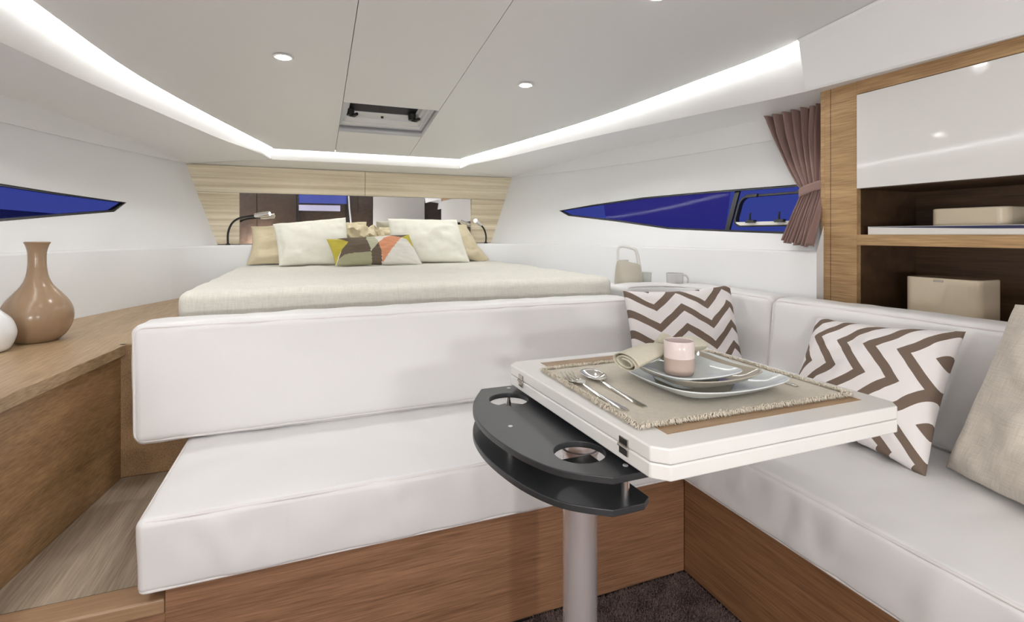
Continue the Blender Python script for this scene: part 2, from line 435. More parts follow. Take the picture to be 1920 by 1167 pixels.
# ================================================================== HULL SHELL
CX = .354                                   # boat centreline
VA = -1.4                                   # aft bulkhead
VB = 3.65                                   # bow bulkhead
BASE = [(-3, 1.5), (0, 1.5), (1.4, 1.46), (2.31, 1.354), (2.59, 1.284), (3.3, 1.034), (3.65, .885)]
ZL = .985
def base(v):
    if v < 1.42: return 1.458+.0157*(1.42-v) if v > -2 else 1.51
    q = 1.458-.116*(v-1.42)-.114*(v-1.42)*(v-2.3)
    return q+(.029*((v-3.3)/.35)**2 if v > 3.3 else 0)
def halfw(v, z): return base(v)+(0 if z < ZL else .02+(z-ZL)*.34)
HW = [(-1.4, 1.42), (0, 1.41), (1.38, 1.355), (1.8, 1.235), (2.4, 1.02), (3.29, .565)]
HWL = [(-1.4, 1.42), (0, 1.38), (1.2, 1.25), (1.866, 1.106), (2.4, .968), (3.29, .565)]
def hw(v, side=1): return herm(v, HW if side > 0 else HWL)
def zc(v): return 1.95-.12*max(v, 0)+(0 if v > 0 else 0)
LIP = [(-1.4, 1.62), (1.4, 1.61), (2.0, 1.605), (2.45, 1.592), (2.95, 1.55), (3.37, 1.503)]

def wall_strip(side, f0, f1, v0, v1, n=40, m=1):
    def fn(i, j):
        v = v0+(v1-v0)*i
        a, b = f0(v), f1(v); return (CX+side*(a[0]+(b[0]-a[0])*j), v, a[1]+(b[1]-a[1])*j)
    return grid(fn, n, m)
WIN_R = [(3.119, 1.214), (3.028, 1.175), (2.62, 1.127), (2.246, 1.079), (1.85, 1.062), (1.50, 1.050), (1.46, 1.06), (1.45, 1.262), (1.59, 1.266), (2.05, 1.272), (2.485, 1.268), (2.85, 1.243)]
WIN_L = [(3.10, 1.212), (3.00, 1.160), (2.667, 1.125), (2.367, 1.094), (1.9, 1.066), (1.43, 1.046), (1.36, 1.06), (1.34, 1.262), (1.59, 1.262), (2.05, 1.262), (2.438, 1.243), (2.717, 1.230)]
def hull_pt(side, v, z, off=0): return (CX+side*(halfw(v, z)+off), v, z)
def inset(poly, d):
    n = len(poly); out = []
    ar = sum(poly[i][0]*poly[(i+1) % n][1]-poly[(i+1) % n][0]*poly[i][1] for i in range(n))
    sg = 1 if ar > 0 else -1
    for i in range(n):
        a, b, c = Vector(poly[i-1]), Vector(poly[i]), Vector(poly[(i+1) % n])
        e1 = (b-a).normalized(); e2 = (c-b).normalized()
        n1 = Vector((-e1.y, e1.x))*sg; n2 = Vector((-e2.y, e2.x))*sg; bi = (n1+n2)
        bi = bi/max(.35, bi.length_squared/2) if bi.length > 0 else n1
        k = bi*d
        if k.length > 3*d: k = k.normalized()*3*d
        out.append((b.x+k.x, b.y+k.y))
    return out
def side_wall(side, name, hole, VA=VA):
    zt = 1.492
    outline = []
    nv = 48
    def inside(p, pg):
        c = False; j = len(pg)-1
        for i in range(len(pg)):
            if (pg[i][1] > p[1]) != (pg[j][1] > p[1]) and p[0] < (pg[j][0]-pg[i][0])*(p[1]-pg[i][1])/(pg[j][1]-pg[i][1])+pg[i][0]: c = not c
            j = i
        return c
    for i in range(nv+1): outline.append((VA+(VB-VA)*i/nv, ZL+.0001))
    for j in range(1, 6): outline.append((VB, ZL+(zt-ZL)*j/6))
    for i in range(nv, -1, -1): outline.append((VA+(VB-VA)*i/nv, zt))
    for j in range(5, 0, -1): outline.append((VA, ZL+(zt-ZL)*j/6))
    P = [Vector(p) for p in outline]; n0 = len(P)
    E = [(i, (i+1) % n0) for i in range(n0)]
    P += [Vector(h) for h in hole]; E += [(n0+i, n0+(i+1) % len(hole)) for i in range(len(hole))]
    for i in range(1, nv):
        for z in (1.003, 1.34, 1.38, 1.43):
            q_ = Vector((VA+(VB-VA)*i/nv, z))
            if not inside(q_, inset(hole, -.062)): P.append(q_)
    SC = .060
    def dist(p):
        b = 9
        for i in range(len(hole)):
            a_, c_ = Vector(hole[i]), Vector(hole[(i+1) % len(hole)]); e = c_-a_
            t = max(0, min(1, (p-a_).dot(e)/e.length_squared)); b = min(b, (p-a_-e*t).length)
        return b
    for d_ in (.012, .025, .045, SC):
        rg = inset(hole, -d_); m_ = len(rg)
        for i in range(m_):
            a_, c_ = Vector(rg[i]), Vector(rg[(i+1) % m_]); k_ = max(1, int((c_-a_).length/.06))
            for t in range(k_):
                q_ = a_.lerp(c_, t/k_)
                if VA+.01 < q_.x < VB-.02 and ZL+.006 < q_.y < zt-.01 and dist(q_) > d_*.8: P.append(q_)
    r = geometry.delaunay_2d_cdt(P, E, [], 0, 1e-6)
    V = [hull_pt(side, p.x, p.y, .020*max(0, 1-dist(p)/SC)**1.3) for p in r[0]]
    F = []
    for f in r[2]:
        c = sum((r[0][i] for i in f), Vector((0, 0)))/len(f)
        if inside(c, outline) and not inside(c, hole): F.append(tuple(f))
    # ledge (rounded nose) and the lower lining
    prof = [(0, 0), (0, ZL-.012), (.003, ZL-.004), (.010, ZL), (.022, ZL)]
    low = grid(lambda i, j: (CX+side*(base(VA+(3.22-VA)*i)+prof[round(j*4)][0]+(.02 if j == 1 else 0)), VA+(3.22-VA)*i, prof[round(j*4)][1]), 34, 4)
    if side > 0: low = join(low, ([(CX+halfw(1.39, z)+.001, 1.3905, z) for z in (0, .984, 1.6)]+[(2.2, 1.3905, z) for z in (0, .984, 1.6)], [(0, 3, 4, 1), (1, 4, 5, 2)]))
    o = ob(name, join((V, F), low), M['wall'], angle=50, recalc=False)
    o['kind'] = 'structure'
    # window reveal
    nh = len(hole)
    rv = [hull_pt(side, a, b, .020) for a, b in hole]+[hull_pt(side, a, b, .045) for a, b in hole]
    ob('reveal', (rv, [(i, (i+1) % nh, nh+(i+1) % nh, nh+i) for i in range(nh)]), M['wall'], o, recalc=False)
    return o
wr_ = side_wall(1, 'wall_right', WIN_R, 1.39)
ob('aft_lining', box(2.16, 2.20, VA, -.38, 0, 1.75), M['wall'], wr_, smooth=False)
wl_ = side_wall(-1, 'wall_left', WIN_L)

def hull_window(name, side, poly, label):
    t = thing(name, (CX+side*1.4, 2.2, 1.15), None, None); t['kind'] = 'structure'
    ins = inset(poly, .009); n = len(poly)
    V = [hull_pt(side, a, b, o_) for o_ in (.024, .045) for pg in (poly, ins) for a, b in pg]
    F = []
    for i in range(n):
        j = (i+1) % n
        F += [(i, j, n+j, n+i), (2*n+i, 3*n+i, 3*n+j, 2*n+j), (n+i, n+j, 3*n+j, 3*n+i), (i, 2*n+i, 2*n+j, j)]
    ob('window_frame', (V, F), M['blackf'], t, smooth=False)
    # pane follows the hull
    lo = [p for p in poly]; 
    v_a = 1.455 if side > 0 else 1.345
    vs_ = sorted(set(round(v_a+(3.10-v_a)*i/24, 4) for i in range(25)))
    def span(v):
        zs = []
        for i in range(n):
            a, b = poly[i], poly[(i+1) % n]
            if (a[0]-v)*(b[0]-v) <= 0 and a[0] != b[0]: zs.append(a[1]+(b[1]-a[1])*(v-a[0])/(b[0]-a[0]))
        return (min(zs), max(zs))
    V, F = [], []
    for v in vs_:
        a, b = span(v); V += [hull_pt(side, v, a, .036), hull_pt(side, v, b, .036)]
    for i in range(len(vs_)-1): F.append((2*i, 2*i+1, 2*i+3, 2*i+2) if side > 0 else (2*i, 2*i+2, 2*i+3, 2*i+1))
    ob('pane', (V, F), M['pane'], t, recalc=False)
    return t, span
winr, spanr = hull_window('window_1', 1, WIN_R, '')
winl, spanl = hull_window('window_2', -1, WIN_L, '')
# opening portlight in the starboard window
def rrect(v0, v1, z0, z1, r, n=6):
    P = []
    for cx_, cy_, a0 in ((v1-r, z1-r, 0), (v0+r, z1-r, PI/2), (v0+r, z0+r, PI), (v1-r, z0+r, 1.5*PI)):
        for k in range(n+1): P.append((cx_+r*math.cos(a0+k*PI/2/n), cy_+r*math.sin(a0+k*PI/2/n)))
    return P
pl = thing('portlight', hull_pt(1, 1.65, 1.09), 'black framed opening portlight set in the right-hand hull window beside the curtain', 'window')
outer = rrect(1.47, 1.85, 1.085, 1.235, .045); inner = inset(outer, .011)
n = len(outer)
V = [hull_pt(1, a, b, o_) for o_ in (.006, .030) for pg in (outer, inner) for a, b in pg]; F = []
for i in range(n):
    j = (i+1) % n; F += [(i, j, n+j, n+i), (2*n+i, 3*n+i, 3*n+j, 2*n+j), (n+i, n+j, 3*n+j, 3*n+i), (i, 2*n+i, 2*n+j, j)]
ob('portlight_frame', (V, F), M['blackf'], pl, bevel=.002)
sill = [(1.455, 1.108), (1.835, 1.108), (1.825, 1.10), (1.805, 1.092), (1.49, 1.092), (1.465, 1.10)]
ob('sill_strip', prism(sill, .006, .028, lambda a, b, h: hull_pt(1, a, b, h)), M['book'], pl, smooth=False)
for v in (1.60, 1.745):
    hb = ob('handle', prism(rrect(v-.024, v+.02, 1.103, 1.116, .005, 3), -.016, .005, lambda a, b, h: hull_pt(1, a, b, h)), M['blackp'], pl, bevel=.002)
    d = (-.02 if v < 1.6 else 0)
    ob('lever', tube([hull_pt(1, v, 1.112, -.010), hull_pt(1, v+d*.3, 1.13, -.016), hull_pt(1, v+d*1.8, 1.148, -.018)], [.005, .0045, .0035], 8), M['blackp'], hb)
for v in (1.53, 1.78):
    ob('hinge', prism(rrect(v-.03, v+.03, 1.222, 1.238, .004, 3), -.002, .012, lambda a, b, h: hull_pt(1, a, b, h)), M['blackp'], pl, bevel=.002)
ob('mullion', prism([(1.905, spanr(1.905)[0]), (1.88, spanr(1.88)[0]), (1.88, spanr(1.88)[1]), (1.905, spanr(1.905)[1])], .030, .040, lambda a, b, h: hull_pt(1, a, b, h)), M['blackf'], winr, smooth=False)

# upper lining: joint at z 1.49, turn to the underside, lip, cove face
def L2z(v): return 1.60 if v < 2.7 else 1.60-(1.60-1.49)*min(1, (v-2.7)/.95)**1.3
def strips(side):
    e5 = lambda v: (halfw(v, 1.49)+.002, 1.488)
    e4 = lambda v: (halfw(v, 1.49)-.016, 1.486)
    e3 = lambda v: (halfw(v, 1.49)-.016+max(0, (L2z(v)-1.49))*.16, L2z(v))
    n = 44
    V, F = [], []
    def row(fn, v1, o=0):
        r = []
        for i in range(n+1):
            v = VA+(v1-VA)*i/n; a = fn(v); r.append(len(V)); V.append((CX+side*a[0], v, a[1]))
        return r
    
    A0 = row(e5, VB); A = row(e4, VB); B = row(lambda v: (e3(v)[0], e3(v)[1]-.006), VB); B2 = row(lambda v: (e3(v)[0]-.02, e3(v)[1]+.0), VB)
    r2 = []
    for i in range(n+1):
        t = i/n; v = VA+(3.37-VA)*t; 
        hh = hw(v, side)+.095*(1 if v < 3.0 else 1-(v-3.0)/.37*.75); r2.append(len(V)); V.append((CX+side*hh, v, herm(v, LIP)))
    r2b = []
    for i in range(n+1):
        t = i/n; v = VA+(3.365-VA)*t
        hh = hw(v, side)+.095*(1 if v < 3.0 else 1-(v-3.0)/.37*.75)-.006; r2b.append(len(V)); V.append((CX+side*hh, v, herm(v, LIP)+.007))
    r1 = []
    for i in range(n+1):
        v = VA+(3.315-VA)*i/n; r1.append(len(V)); V.append((CX+side*(hw(v, side)+.030), v, zc(v)+.010))
    rows = [A0, A, B, B2, r2, r2b, r1]
    for a, b in zip(rows, rows[1:]):
        for i in range(n): F.append((a[i], a[i+1], b[i+1], b[i]))
    return V, F
for side, nm in ((1, 'trim_1'), (-1, 'trim_2')):
    o = ob(nm, strips(side), M['cove'], angle=28, recalc=False); o['kind'] = 'structure'
# bow band
bw = [[(CX-.595, 3.315, zc(3.3)+.014), (CX+.595, 3.315, zc(3.3)+.014)], [(CX-.583, 3.365, 1.510), (CX+.583, 3.365, 1.510)], [(CX-.587, 3.372, 1.503), (CX+.587, 3.372, 1.503)], [(CX-1.07, 3.652, 1.488), (CX+1.07, 3.652, 1.488)]]
V = [p for r in bw for p in r]
o = ob('trim_3', (V, [(0, 1, 3, 2), (2, 3, 5, 4), (4, 5, 7, 6)]), M['cove'], angle=28, recalc=False); o['kind'] = 'structure'

# ceiling: backing deck, four panels, LED strips in the gap
SE1, SE2 = .130, .578
HA, HB_ = 2.44, 2.872
ce = ob('ceiling', join(*[grid(lambda i, j, a=a, b=b, c=c, d=d: (a+(b-a)*i, c+(d-c)*j, zc(c+(d-c)*j)+.03), 4, 30) for a, b, c, d in
     ((CX-1.6, SE1-.01, VA, 3.7), (SE2+.01, CX+1.6, VA, 3.7), (SE1-.01, SE2+.01, VA, HA-.01), (SE1-.01, SE2+.01, HB_+.01, 3.7))]), M['dark_gap'], recalc=False)
ce['kind'] = 'structure'
def cpanel(f0, f1, v0, v1, nm='ceiling_panel'):
    nn = 40; V, F = [], []
    for i in range(nn+1):
        v = v0+(v1-v0)*i/nn; a, b = f0(v), f1(v)
        for k, x in enumerate((a, (a+b)/2, b)): V.append((x, v, zc(v)))
        for k, x in enumerate((a, (a+b)/2, b)): V.append((x, v, zc(v)+.014))
    for i in range(nn):
        p = i*6; q = p+6
        for k in (0, 1): F += [(p+k, q+k, q+k+1, p+k+1), (p+3+k, p+4+k, q+4+k, q+3+k)]
        F += [(p, p+3, q+3, q), (p+2, q+2, q+5, p+5)]
    F += [(0, 1, 4, 3), (1, 2, 5, 4), (nn*6, nn*6+3, nn*6+4, nn*6+1), (nn*6+1, nn*6+4, nn*6+5, nn*6+2)]
    return ob(nm, (V, F), M['ceil'], ce, angle=30)
cpanel(lambda v: CX-hw(v, -1), lambda v: SE1-.0012, VA+.01, 3.29)
cpanel(lambda v: SE2+.0012, lambda v: CX+hw(v), VA+.01, 3.29)
cpanel(lambda v: SE1+.0012, lambda v: SE2-.0012, VA+.01, HA)
cpanel(lambda v: SE1+.0012, lambda v: SE2-.0012, HB_, 3.29)
def led(side):
    v0 = 1.385 if side > 0 else VA+.02
    def fn(i, j):
        v = v0+(3.30-v0)*i; return (CX+side*(hw(v, side)+.003+.024*j), v, zc(v)+.012-.009*j)
    return grid(fn, 50, 1)
for nm, vf, lb in (('light_strip', led(-1), 'glowing white strip of cove light curving along the left ceiling edge'),
                   ('light_strip', led(1), 'glowing white strip of cove light running along the right ceiling edge to the soffit'),
                   ('light_strip', grid(lambda i, j: (CX-.56+1.12*i, 3.292+.02*j, zc(3.3)+.012), 10, 1), 'short straight glowing white strip above the ash headboard')):
    tag(ob(nm, vf, M['led'], solid=.003, recalc=False), lb, 'light')

# starboard soffit above the cabinet
sf = []
for i in range(11):
    v = VA+(1.38-VA)*(i/10)**.6; ub = 1.742+.075*min(1, (1.38-v)/.9)
    sf.append([(CX+hw(v)-.012, v, zc(v)-.001), (CX+hw(v)-.004, v, zc(v)-.010), (ub-.003, v, 1.600), (ub+.004, v, 1.5935), (1.875, v, 1.6125)])
V = [p for r in sf for p in r]; F = []
for i in range(10):
    for k in range(4): a = i*5+k; F.append((a, a+1, a+6, a+5))
e = len(V); V += [(1.97, 1.38, 1.6125), (1.97, 1.38, zc(1.38)+.03)]
F.append((50, 51, 52, 53, 54, e, e+1))
o = ob('trim_4', (V, F), M['cove'], angle=30, recalc=False); o['kind'] = 'structure'
soff = o

# bow bulkhead with headboard panels and mirror
wb = thing('wall_front', (CX, VB, .985), None, None); wb['kind'] = 'structure'
ob('bulkhead', join(box(CX-1.12, CX+1.12, 3.668, 3.69, .3, 1.60), box(CX-1.0, CX+1.0, 3.64, 3.668, .3, .97)), M['wall'], wb, bevel=.006)
def bow_lining():
    pth = [(p[0], p[1]) for p in catmull([(base(3.10), 3.10), (base(3.22), 3.22), (.985, 3.34), (.86, 3.44), (.69, 3.485), (.45, 3.505), (.2, 3.51), (0, 3.51)], 4)]
    pth = [(CX-a, b) for a, b in pth]+[(CX+a, b) for a, b in pth[::-1]][1:]
    n_ = len(pth)-1; prof = [(0, .3), (0, ZL-.012), (.003, ZL-.004), (.010, ZL), (.3, ZL)]
    def f(i, j):
        k = round(i*n_); x_, y_ = pth[k]; d_, z_ = prof[round(j*4)]
        if j == 1:
            b_ = min(1.0, abs(x_-CX)/.3); return (x_+math.copysign(.10*b_, x_-CX), min(3.675, y_+.3), z_)
        return (x_, y_+d_, z_)
    return grid(f, n_, 4)
tag(ob('bow_wall_lining', bow_lining(), M['wall'], angle=50, recalc=False), kind='structure')  # lower lining of the bow wall, with its ledge
Z1 = 1.318; ZT = 1.486
def hx(z): return .885+.02+(z-ZL)*.34+.004
MX0, MX1 = -.434, 1.109
for poly in ([(CX-hx(ZT), ZT), (CX-hx(Z1), Z1), (.3388, Z1), (.3388, ZT)], [(.3412, ZT), (.3412, Z1), (CX+hx(Z1), Z1), (CX+hx(ZT), ZT)],
             [(CX-hx(Z1-.0015), Z1-.0015), (CX-hx(.99), .99), (MX0, .99), (MX0, Z1-.0015)], [(MX1, Z1-.0015), (MX1, .99), (CX+hx(.99), .99), (CX+hx(Z1-.0015), Z1-.0015)]):
    ob('headboard_panel', prism(poly, 3.640, 3.666, lambda a, b, h: (a, h, b)), M['ash'], wb, smooth=False, bevel=.0008)
tag(ob('mirror', box(MX0+.001, MX1-.001, 3.655, 3.664, .99, Z1-.002), M['mirror'], smooth=False), 'long low mirror set into the ash headboard behind the pillows', 'mirror')

# aft bulkhead (seen in the mirror): dark doors, a blue window, grey door
wa = ob('wall_back', box(-1.25, 2.35, VA-.04, VA, 0, 2.0), M['oak_dark'], smooth=False); wa['kind'] = 'structure'
for x0, x1, mm in ((-1.15, -.80, 'oak_dark'), (-.79, -.235, 'oak_dark'), (.70, .93, 'oak_dark')):
    ob('wall_panel', box(x0, x1, VA, VA+.02, .02, 1.93), M[mm], wa, smooth=False, bevel=.002)
gd = tag(ob('cabin_door', box(.94, 1.80, VA+.001, VA+.03, .02, 1.90), M['grey_panel'], smooth=False, bevel=.003), 'plain light grey cabin door seen reflected in the headboard mirror', 'door')
w3 = thing('window_3', (.2, VA, 1.2), None, None); w3['kind'] = 'structure'
ob('window_frame', join(box(-.23, .64, VA, VA+.03, 1.05, 1.10), box(-.23, .64, VA, VA+.03, 1.86, 1.9), box(-.23, -.20, VA, VA+.03, 1.1, 1.86), box(.52, .56, VA, VA+.05, 1.1, 1.86)), M['blackf'], w3, smooth=False)
ob('night_pane', box(-.2, .52, VA, VA+.006, 1.55, 1.86), M['dusk'], w3, smooth=False)
ob('sill', box(-.2, .42, VA, VA+.05, 1.43, 1.52), M['lav'], w3, smooth=False)
ob('grab_rail', tube([(.60, VA+.05, 1.1), (.56, VA+.06, 1.5), (.54, VA+.05, 1.88)], .014, 10), M['alu'], w3)

# floor
fl = ob('floor', box(-1.3, 2.3, VA, 3.7, -.03, 0), M['dark_gap'], smooth=False); fl['kind'] = 'structure'

# quay and boats outside
tag(ob('quay', box(-9, -6.5, 1, 24, -.5, 1.62), M['dock'], smooth=False), 'dark quay wall outside the left-hand hull window', 'quay')
hb = [(9, 6), (16, 7), (17.5, 12), (10, 12)]
def boat(cx_, cy_, L_, hgt, a):
    V = []
    for z, k in ((0, .75), (hgt, 1)):
        for x, y in ((-L_*.5, -1.0), (L_*.25, -1.1), (L_*.6*k, 0), (L_*.25, 1.1), (-L_*.5, 1.0)):
            xx, yy = rot2(x, y*k, a); V.append((cx_+xx, cy_+yy, z-.2))
    return V, [(0, 1, 2, 3, 4)[::-1], (5, 6, 7, 8, 9)]+[(i, (i+1) % 5, 5+(i+1) % 5, 5+i) for i in range(5)]
tag(ob('moored_boat', boat(7.5, 9.5, 7, 1.95, .9), M['boat'], smooth=False), 'dark hull of a moored boat outside the right-hand window, near its pointed end', 'boat')

# ================================================================== FURNITURE BASES
bb = thing('sleeping_platform', (.4, 2.6, 0), 'wooden bed platform behind the seats with a dark panel facing the side landing', 'platform')
ob('plinth', box(-.47, 1.25, 1.962, 3.50, 0.0, .697), M['oak_dark'], bb, smooth=False, bevel=.002)
ob('front_panel', box(-.57, 1.25, 1.945, 1.961, .28, .70), M['oak_side'], bb, smooth=False, bevel=.001)
# port counter / locker
def wl_in(v, d=.004): return CX-base(v)+d
fe = [(0.3, -.765), (1.42, -.62), (1.96, -.55)]
def fx(v): return herm(v, [(-1.3, -.86), (0.3, -.765), (1.42, -.62), (1.96, -.55)])
lc = thing('side_locker', (-.85, 1.4, 0), 'long oak side locker with a flat top along the left hull wall', 'cabinet')
N_ = 26
poly = [(fx(-1.3+(1.955+1.3)*i/N_), -1.3+(1.955+1.3)*i/N_) for i in range(N_+1)]+[(-.55, 1.96), (-.475, 2.0), (-.475, 3.35)]+[(wl_in(3.4-(3.4+1.3)*i/40), 3.4-(3.4+1.3)*i/40) for i in range(41)]
ob('countertop', prism(poly, .667, .70), M['oak'], lc, smooth=False, bevel=.0015)
V = []
for i in range(N_+1):
    v = -1.3+(1.945+1.3)*i/N_; V += [(fx(v)-.012, v, 0.0), (fx(v)-.012, v, .664), (fx(v)-.03, v, 0), (fx(v)-.03, v, .664)]
F = []
for i in range(N_):
    a = i*4; b = a+4; F += [(a, b, b+1, a+1), (a+2, a+3, b+3, b+2), (a+1, b+1, b+3, a+3), (a, a+2, b+2, b)]
F += [(0, 1, 3, 2), (N_*4, N_*4+2, N_*4+3, N_*4+1)]
ob('front_panel', (V, F), M['oak_side'], lc, angle=30)
# landing
ld = thing('landing_step', (-.45, 1.6, 0), 'washed oak landing step in the corner between the side locker and the bench', 'step')
lp = [(fx(1.334)-.01, 1.334), (-.285, 1.334), (-.285, 1.943), (fx(1.943)-.01, 1.943)]
ob('tread', prism(lp, .255, .28), M['washed'], ld, smooth=False)
ob('nosing', prism([(fx(1.27)-.01, 1.262), (-.290, 1.262), (-.290, 1.332), (fx(1.332)-.01, 1.332)], .25, .282), M['trim_oak'], ld, bevel=.004, smooth=False)
ob('riser', prism([(fx(1.27)-.01, 1.268), (-.290, 1.268), (-.290, 1.30), (fx(1.3)-.01, 1.30)], 0, .25), M['oak_x'], ld, smooth=False)
# bench bases
b1 = thing('bench_base', (.4, 1.27, 0), 'oak bench base under the long back seat cushion', 'bench')
ob('front_panel', box(-.289, 1.0685, 1.262, 1.282, .012, .305), M['oak_x'], b1, smooth=False, bevel=.001)
ob('end_panel', box(-.284, -.266, 1.283, 1.93, .281, .311), M['oak_y'], b1, smooth=False)
ob('seat_board', box(-.265, 1.69, 1.283, 1.94, .285, .300), M['oak_y'], b1, smooth=False)
ob('kick_strip', box(-.28, 1.066, 1.268, 1.29, 0, .012), M['dark_gap'], b1, smooth=False)
b2 = thing('bench_base', (1.1, .4, 0), 'oak bench base under the right-hand seat cushion', 'bench')
ob('front_panel', box(1.069, 1.089, -1.0, 1.2615, .012, .305), M['oak_y'], b2, smooth=False, bevel=.001)
ob('seat_board', box(1.09, 1.84, -1.0, 1.281, .285, .300), M['oak_y'], b2, smooth=False)
ob('kick_strip', box(1.075, 1.09, -1.0, 1.2679, 0, .012), M['dark_gap'], b2, smooth=False)
# starboard counter behind the corner backrest
def wr_in(v, d=.004): return CX+base(v)-d
pp = [(1.255, 2.06), (1.255, 3.30)]+[(wr_in(3.30-(3.30-1.40)*i/24), 3.30-(3.30-1.40)*i/24) for i in range(25)]+[(1.77, 1.40), (1.77, 2.06)]
o = ob('side_shelf', prism(pp, .735, .765), M['wall'], smooth=False, bevel=.003)
tag(o, 'white side shelf between the bed and the right hull wall behind the corner backrest', 'shelf')

# ================================================================== CUSHIONS
# long seat cushion
d1 = (1.366, .52, .151)
cushion('seat_cushion', 'long white leather seat cushion of the back bench', d1, .014,
        lambda x, y, z: (x-.334+.683, y+1.237+.26, z+.3115+.0755), [(2, 1), (2, -1)], (.42, 1.5, .3115), n=(110, 14, 8), puff=.006, seed=3, puck=(1, -1, -.016))
d2 = (.66, 2.84, .151)
cushion('seat_cushion', 'white leather seat cushion of the right-hand bench, under the linen pillow', d2, .014,
        lambda x, y, z: (x+1.037+.33, y-.875+1.42, z+.3115+.0755), [(2, 1), (2, -1)], (1.32, .2, .3115), n=(14, 190, 8), puff=.006, seed=9, puck=(0, -1, -.016))
# long backrest
d3 = (1.67, .14, .325)
def wb3(x, y, z): 
    t = (z+.1625)/.325
    return (x+.372-.012*t*(1 if x < 0 else -.5), y+1.676+.07+.036*t+0.006*math.sin(x*2.2), z+.468+.1625)
cushion('back_cushion', 'long white leather backrest cushion of the back bench, in front of the bed', d3, .026, wb3, [(1, -1), (1, 1)], (.37, 1.75, .472), n=(40, 4, 10), puff=.010, wr=.004, seed=5)
# right backrest
d4 = (.13, 2.0, .345)
def wb4(x, y, z):
    t = (z+.17)/.345; v = y+1.405-1.0
    return (x+1.575+.065+.035*t-.05*max(0, (v-.9))**1.5, v, z+.468+.1725)
cushion('back_cushion', 'long white leather backrest cushion of the right-hand bench below the cabinet', d4, .026, wb4, [(0, -1), (0, 1)], (1.65, .4, .472), n=(4, 44, 10), puff=.008, wr=.004, seed=13)
# curved corner backrest: swept along an L with a round corner
cp = catmull([(1.33, 1.955), (1.44, 1.985), (1.555, 1.965), (1.615, 1.87), (1.622, 1.72), (1.618, 1.56), (1.615, 1.422)], 10)
cl = [0]
for a, b in zip(cp, cp[1:]): cl.append(cl[-1]+math.dist(a, b))
Lc = cl[-1]
def along(s):
    s = max(0, min(Lc-1e-6, s))
    for i in range(len(cl)-1):
        if cl[i+1] >= s: break
    f = (s-cl[i])/(cl[i+1]-cl[i]); p = Vector(cp[i]).lerp(Vector(cp[i+1]), f); t = (Vector(cp[i+1])-Vector(cp[i])).normalized()
    a = Vector(cp[max(i-1, 0)]); b = Vector(cp[min(i+2, len(cp)-1)]); t = (b-a).normalized()
    return p, Vector((-t.y, t.x))          # outward normal = to the left of travel
d5 = (Lc, .12, .345)
def wb5(x, y, z):
    p, nn = along(x+Lc/2); t = (z+.17)/.345
    q = p+nn*(y+.06+.018*t-.018); ex = (x+Lc/2)-max(0, min(Lc, x+Lc/2))
    return (q.x, q.y, z+.468+.1725)
cushion('back_cushion', 'curved white leather corner backrest cushion behind the zigzag pillow', d5, .026, wb5, [(1, -1), (1, 1)], (1.55, 1.8, .472), n=(34, 4, 10), puff=.006, wr=.004, seed=21)

# ================================================================== BED
bd = thing('bed', (.42, 2.7, .70), 'wide bed with a pale cream woven bedspread in front of the headboard', 'bed')
ob('mattress', cushion_vf(1.56, 1.5, .13, .04, lambda x, y, z: (x+.42, y+2.735, z+.768), (10, 10, 3), 0, 0), M['cream'], bd, angle=80)
def spread(x, y, z):
    v = y+1.955+.78; u = x+.42
    pass
    return (u, v+.02*math.sin(u*3.1)*(1 if y < -.7 else 0), z+.782+ (.004*noise.noise(Vector((u*3, v*3, 0)))))
ob('bedspread', cushion_vf(1.66, 1.57, .158, .032, spread, (40, 40, 5), .004, .004, 4), M['bed'], bd, angle=80)

PW = dict(n=36, m=28)
pillow('sleeping_pillow', 'large beige pillow standing behind the left white pillow', 'pillow', [(-.355, 3.52, 1.10), (.34, 3.54, 1.135), (-.37, 3.43, .868), (.36, 3.43, .868)], .12, M['beige'], pinch=.05, wr=.016, seed=1, **PW)
pillow('sleeping_pillow', 'large beige pillow slumping behind the right white pillow towards the lit reading lamp', 'pillow', [(.42, 3.52, 1.10), (1.04, 3.54, 1.12), (.37, 3.42, .870), (1.17, 3.40, .870)], .11, M['beige'], pinch=.05, wr=.022, seed=6, **PW)
pillow('sleeping_pillow', 'rumpled beige pillow in the gap between the two white pillows', 'pillow', [(.20, 3.43, 1.125), (.43, 3.44, 1.09), (.17, 3.36, .89), (.50, 3.36, .89)], .08, M['beige'], pinch=-.03, wr=.03, seed=11, n=36, m=28)
pillow('square_pillow', 'creamy white pillow on the left side of the bed', 'pillow', [(-.220, 3.33, 1.112), (.195, 3.35, 1.158), (-.180, 3.23, .868), (.225, 3.23, .870)], .12, M['cream'], pinch=.035, wr=.007, seed=2, **PW)
pillow('square_pillow', 'creamy white pillow on the right side of the bed', 'pillow', [(.450, 3.33, 1.153), (.915, 3.35, 1.150), (.470, 3.23, .868), (.972, 3.23, .868)], .12, M['cream'], pinch=.03, wr=.007, seed=4, **PW)
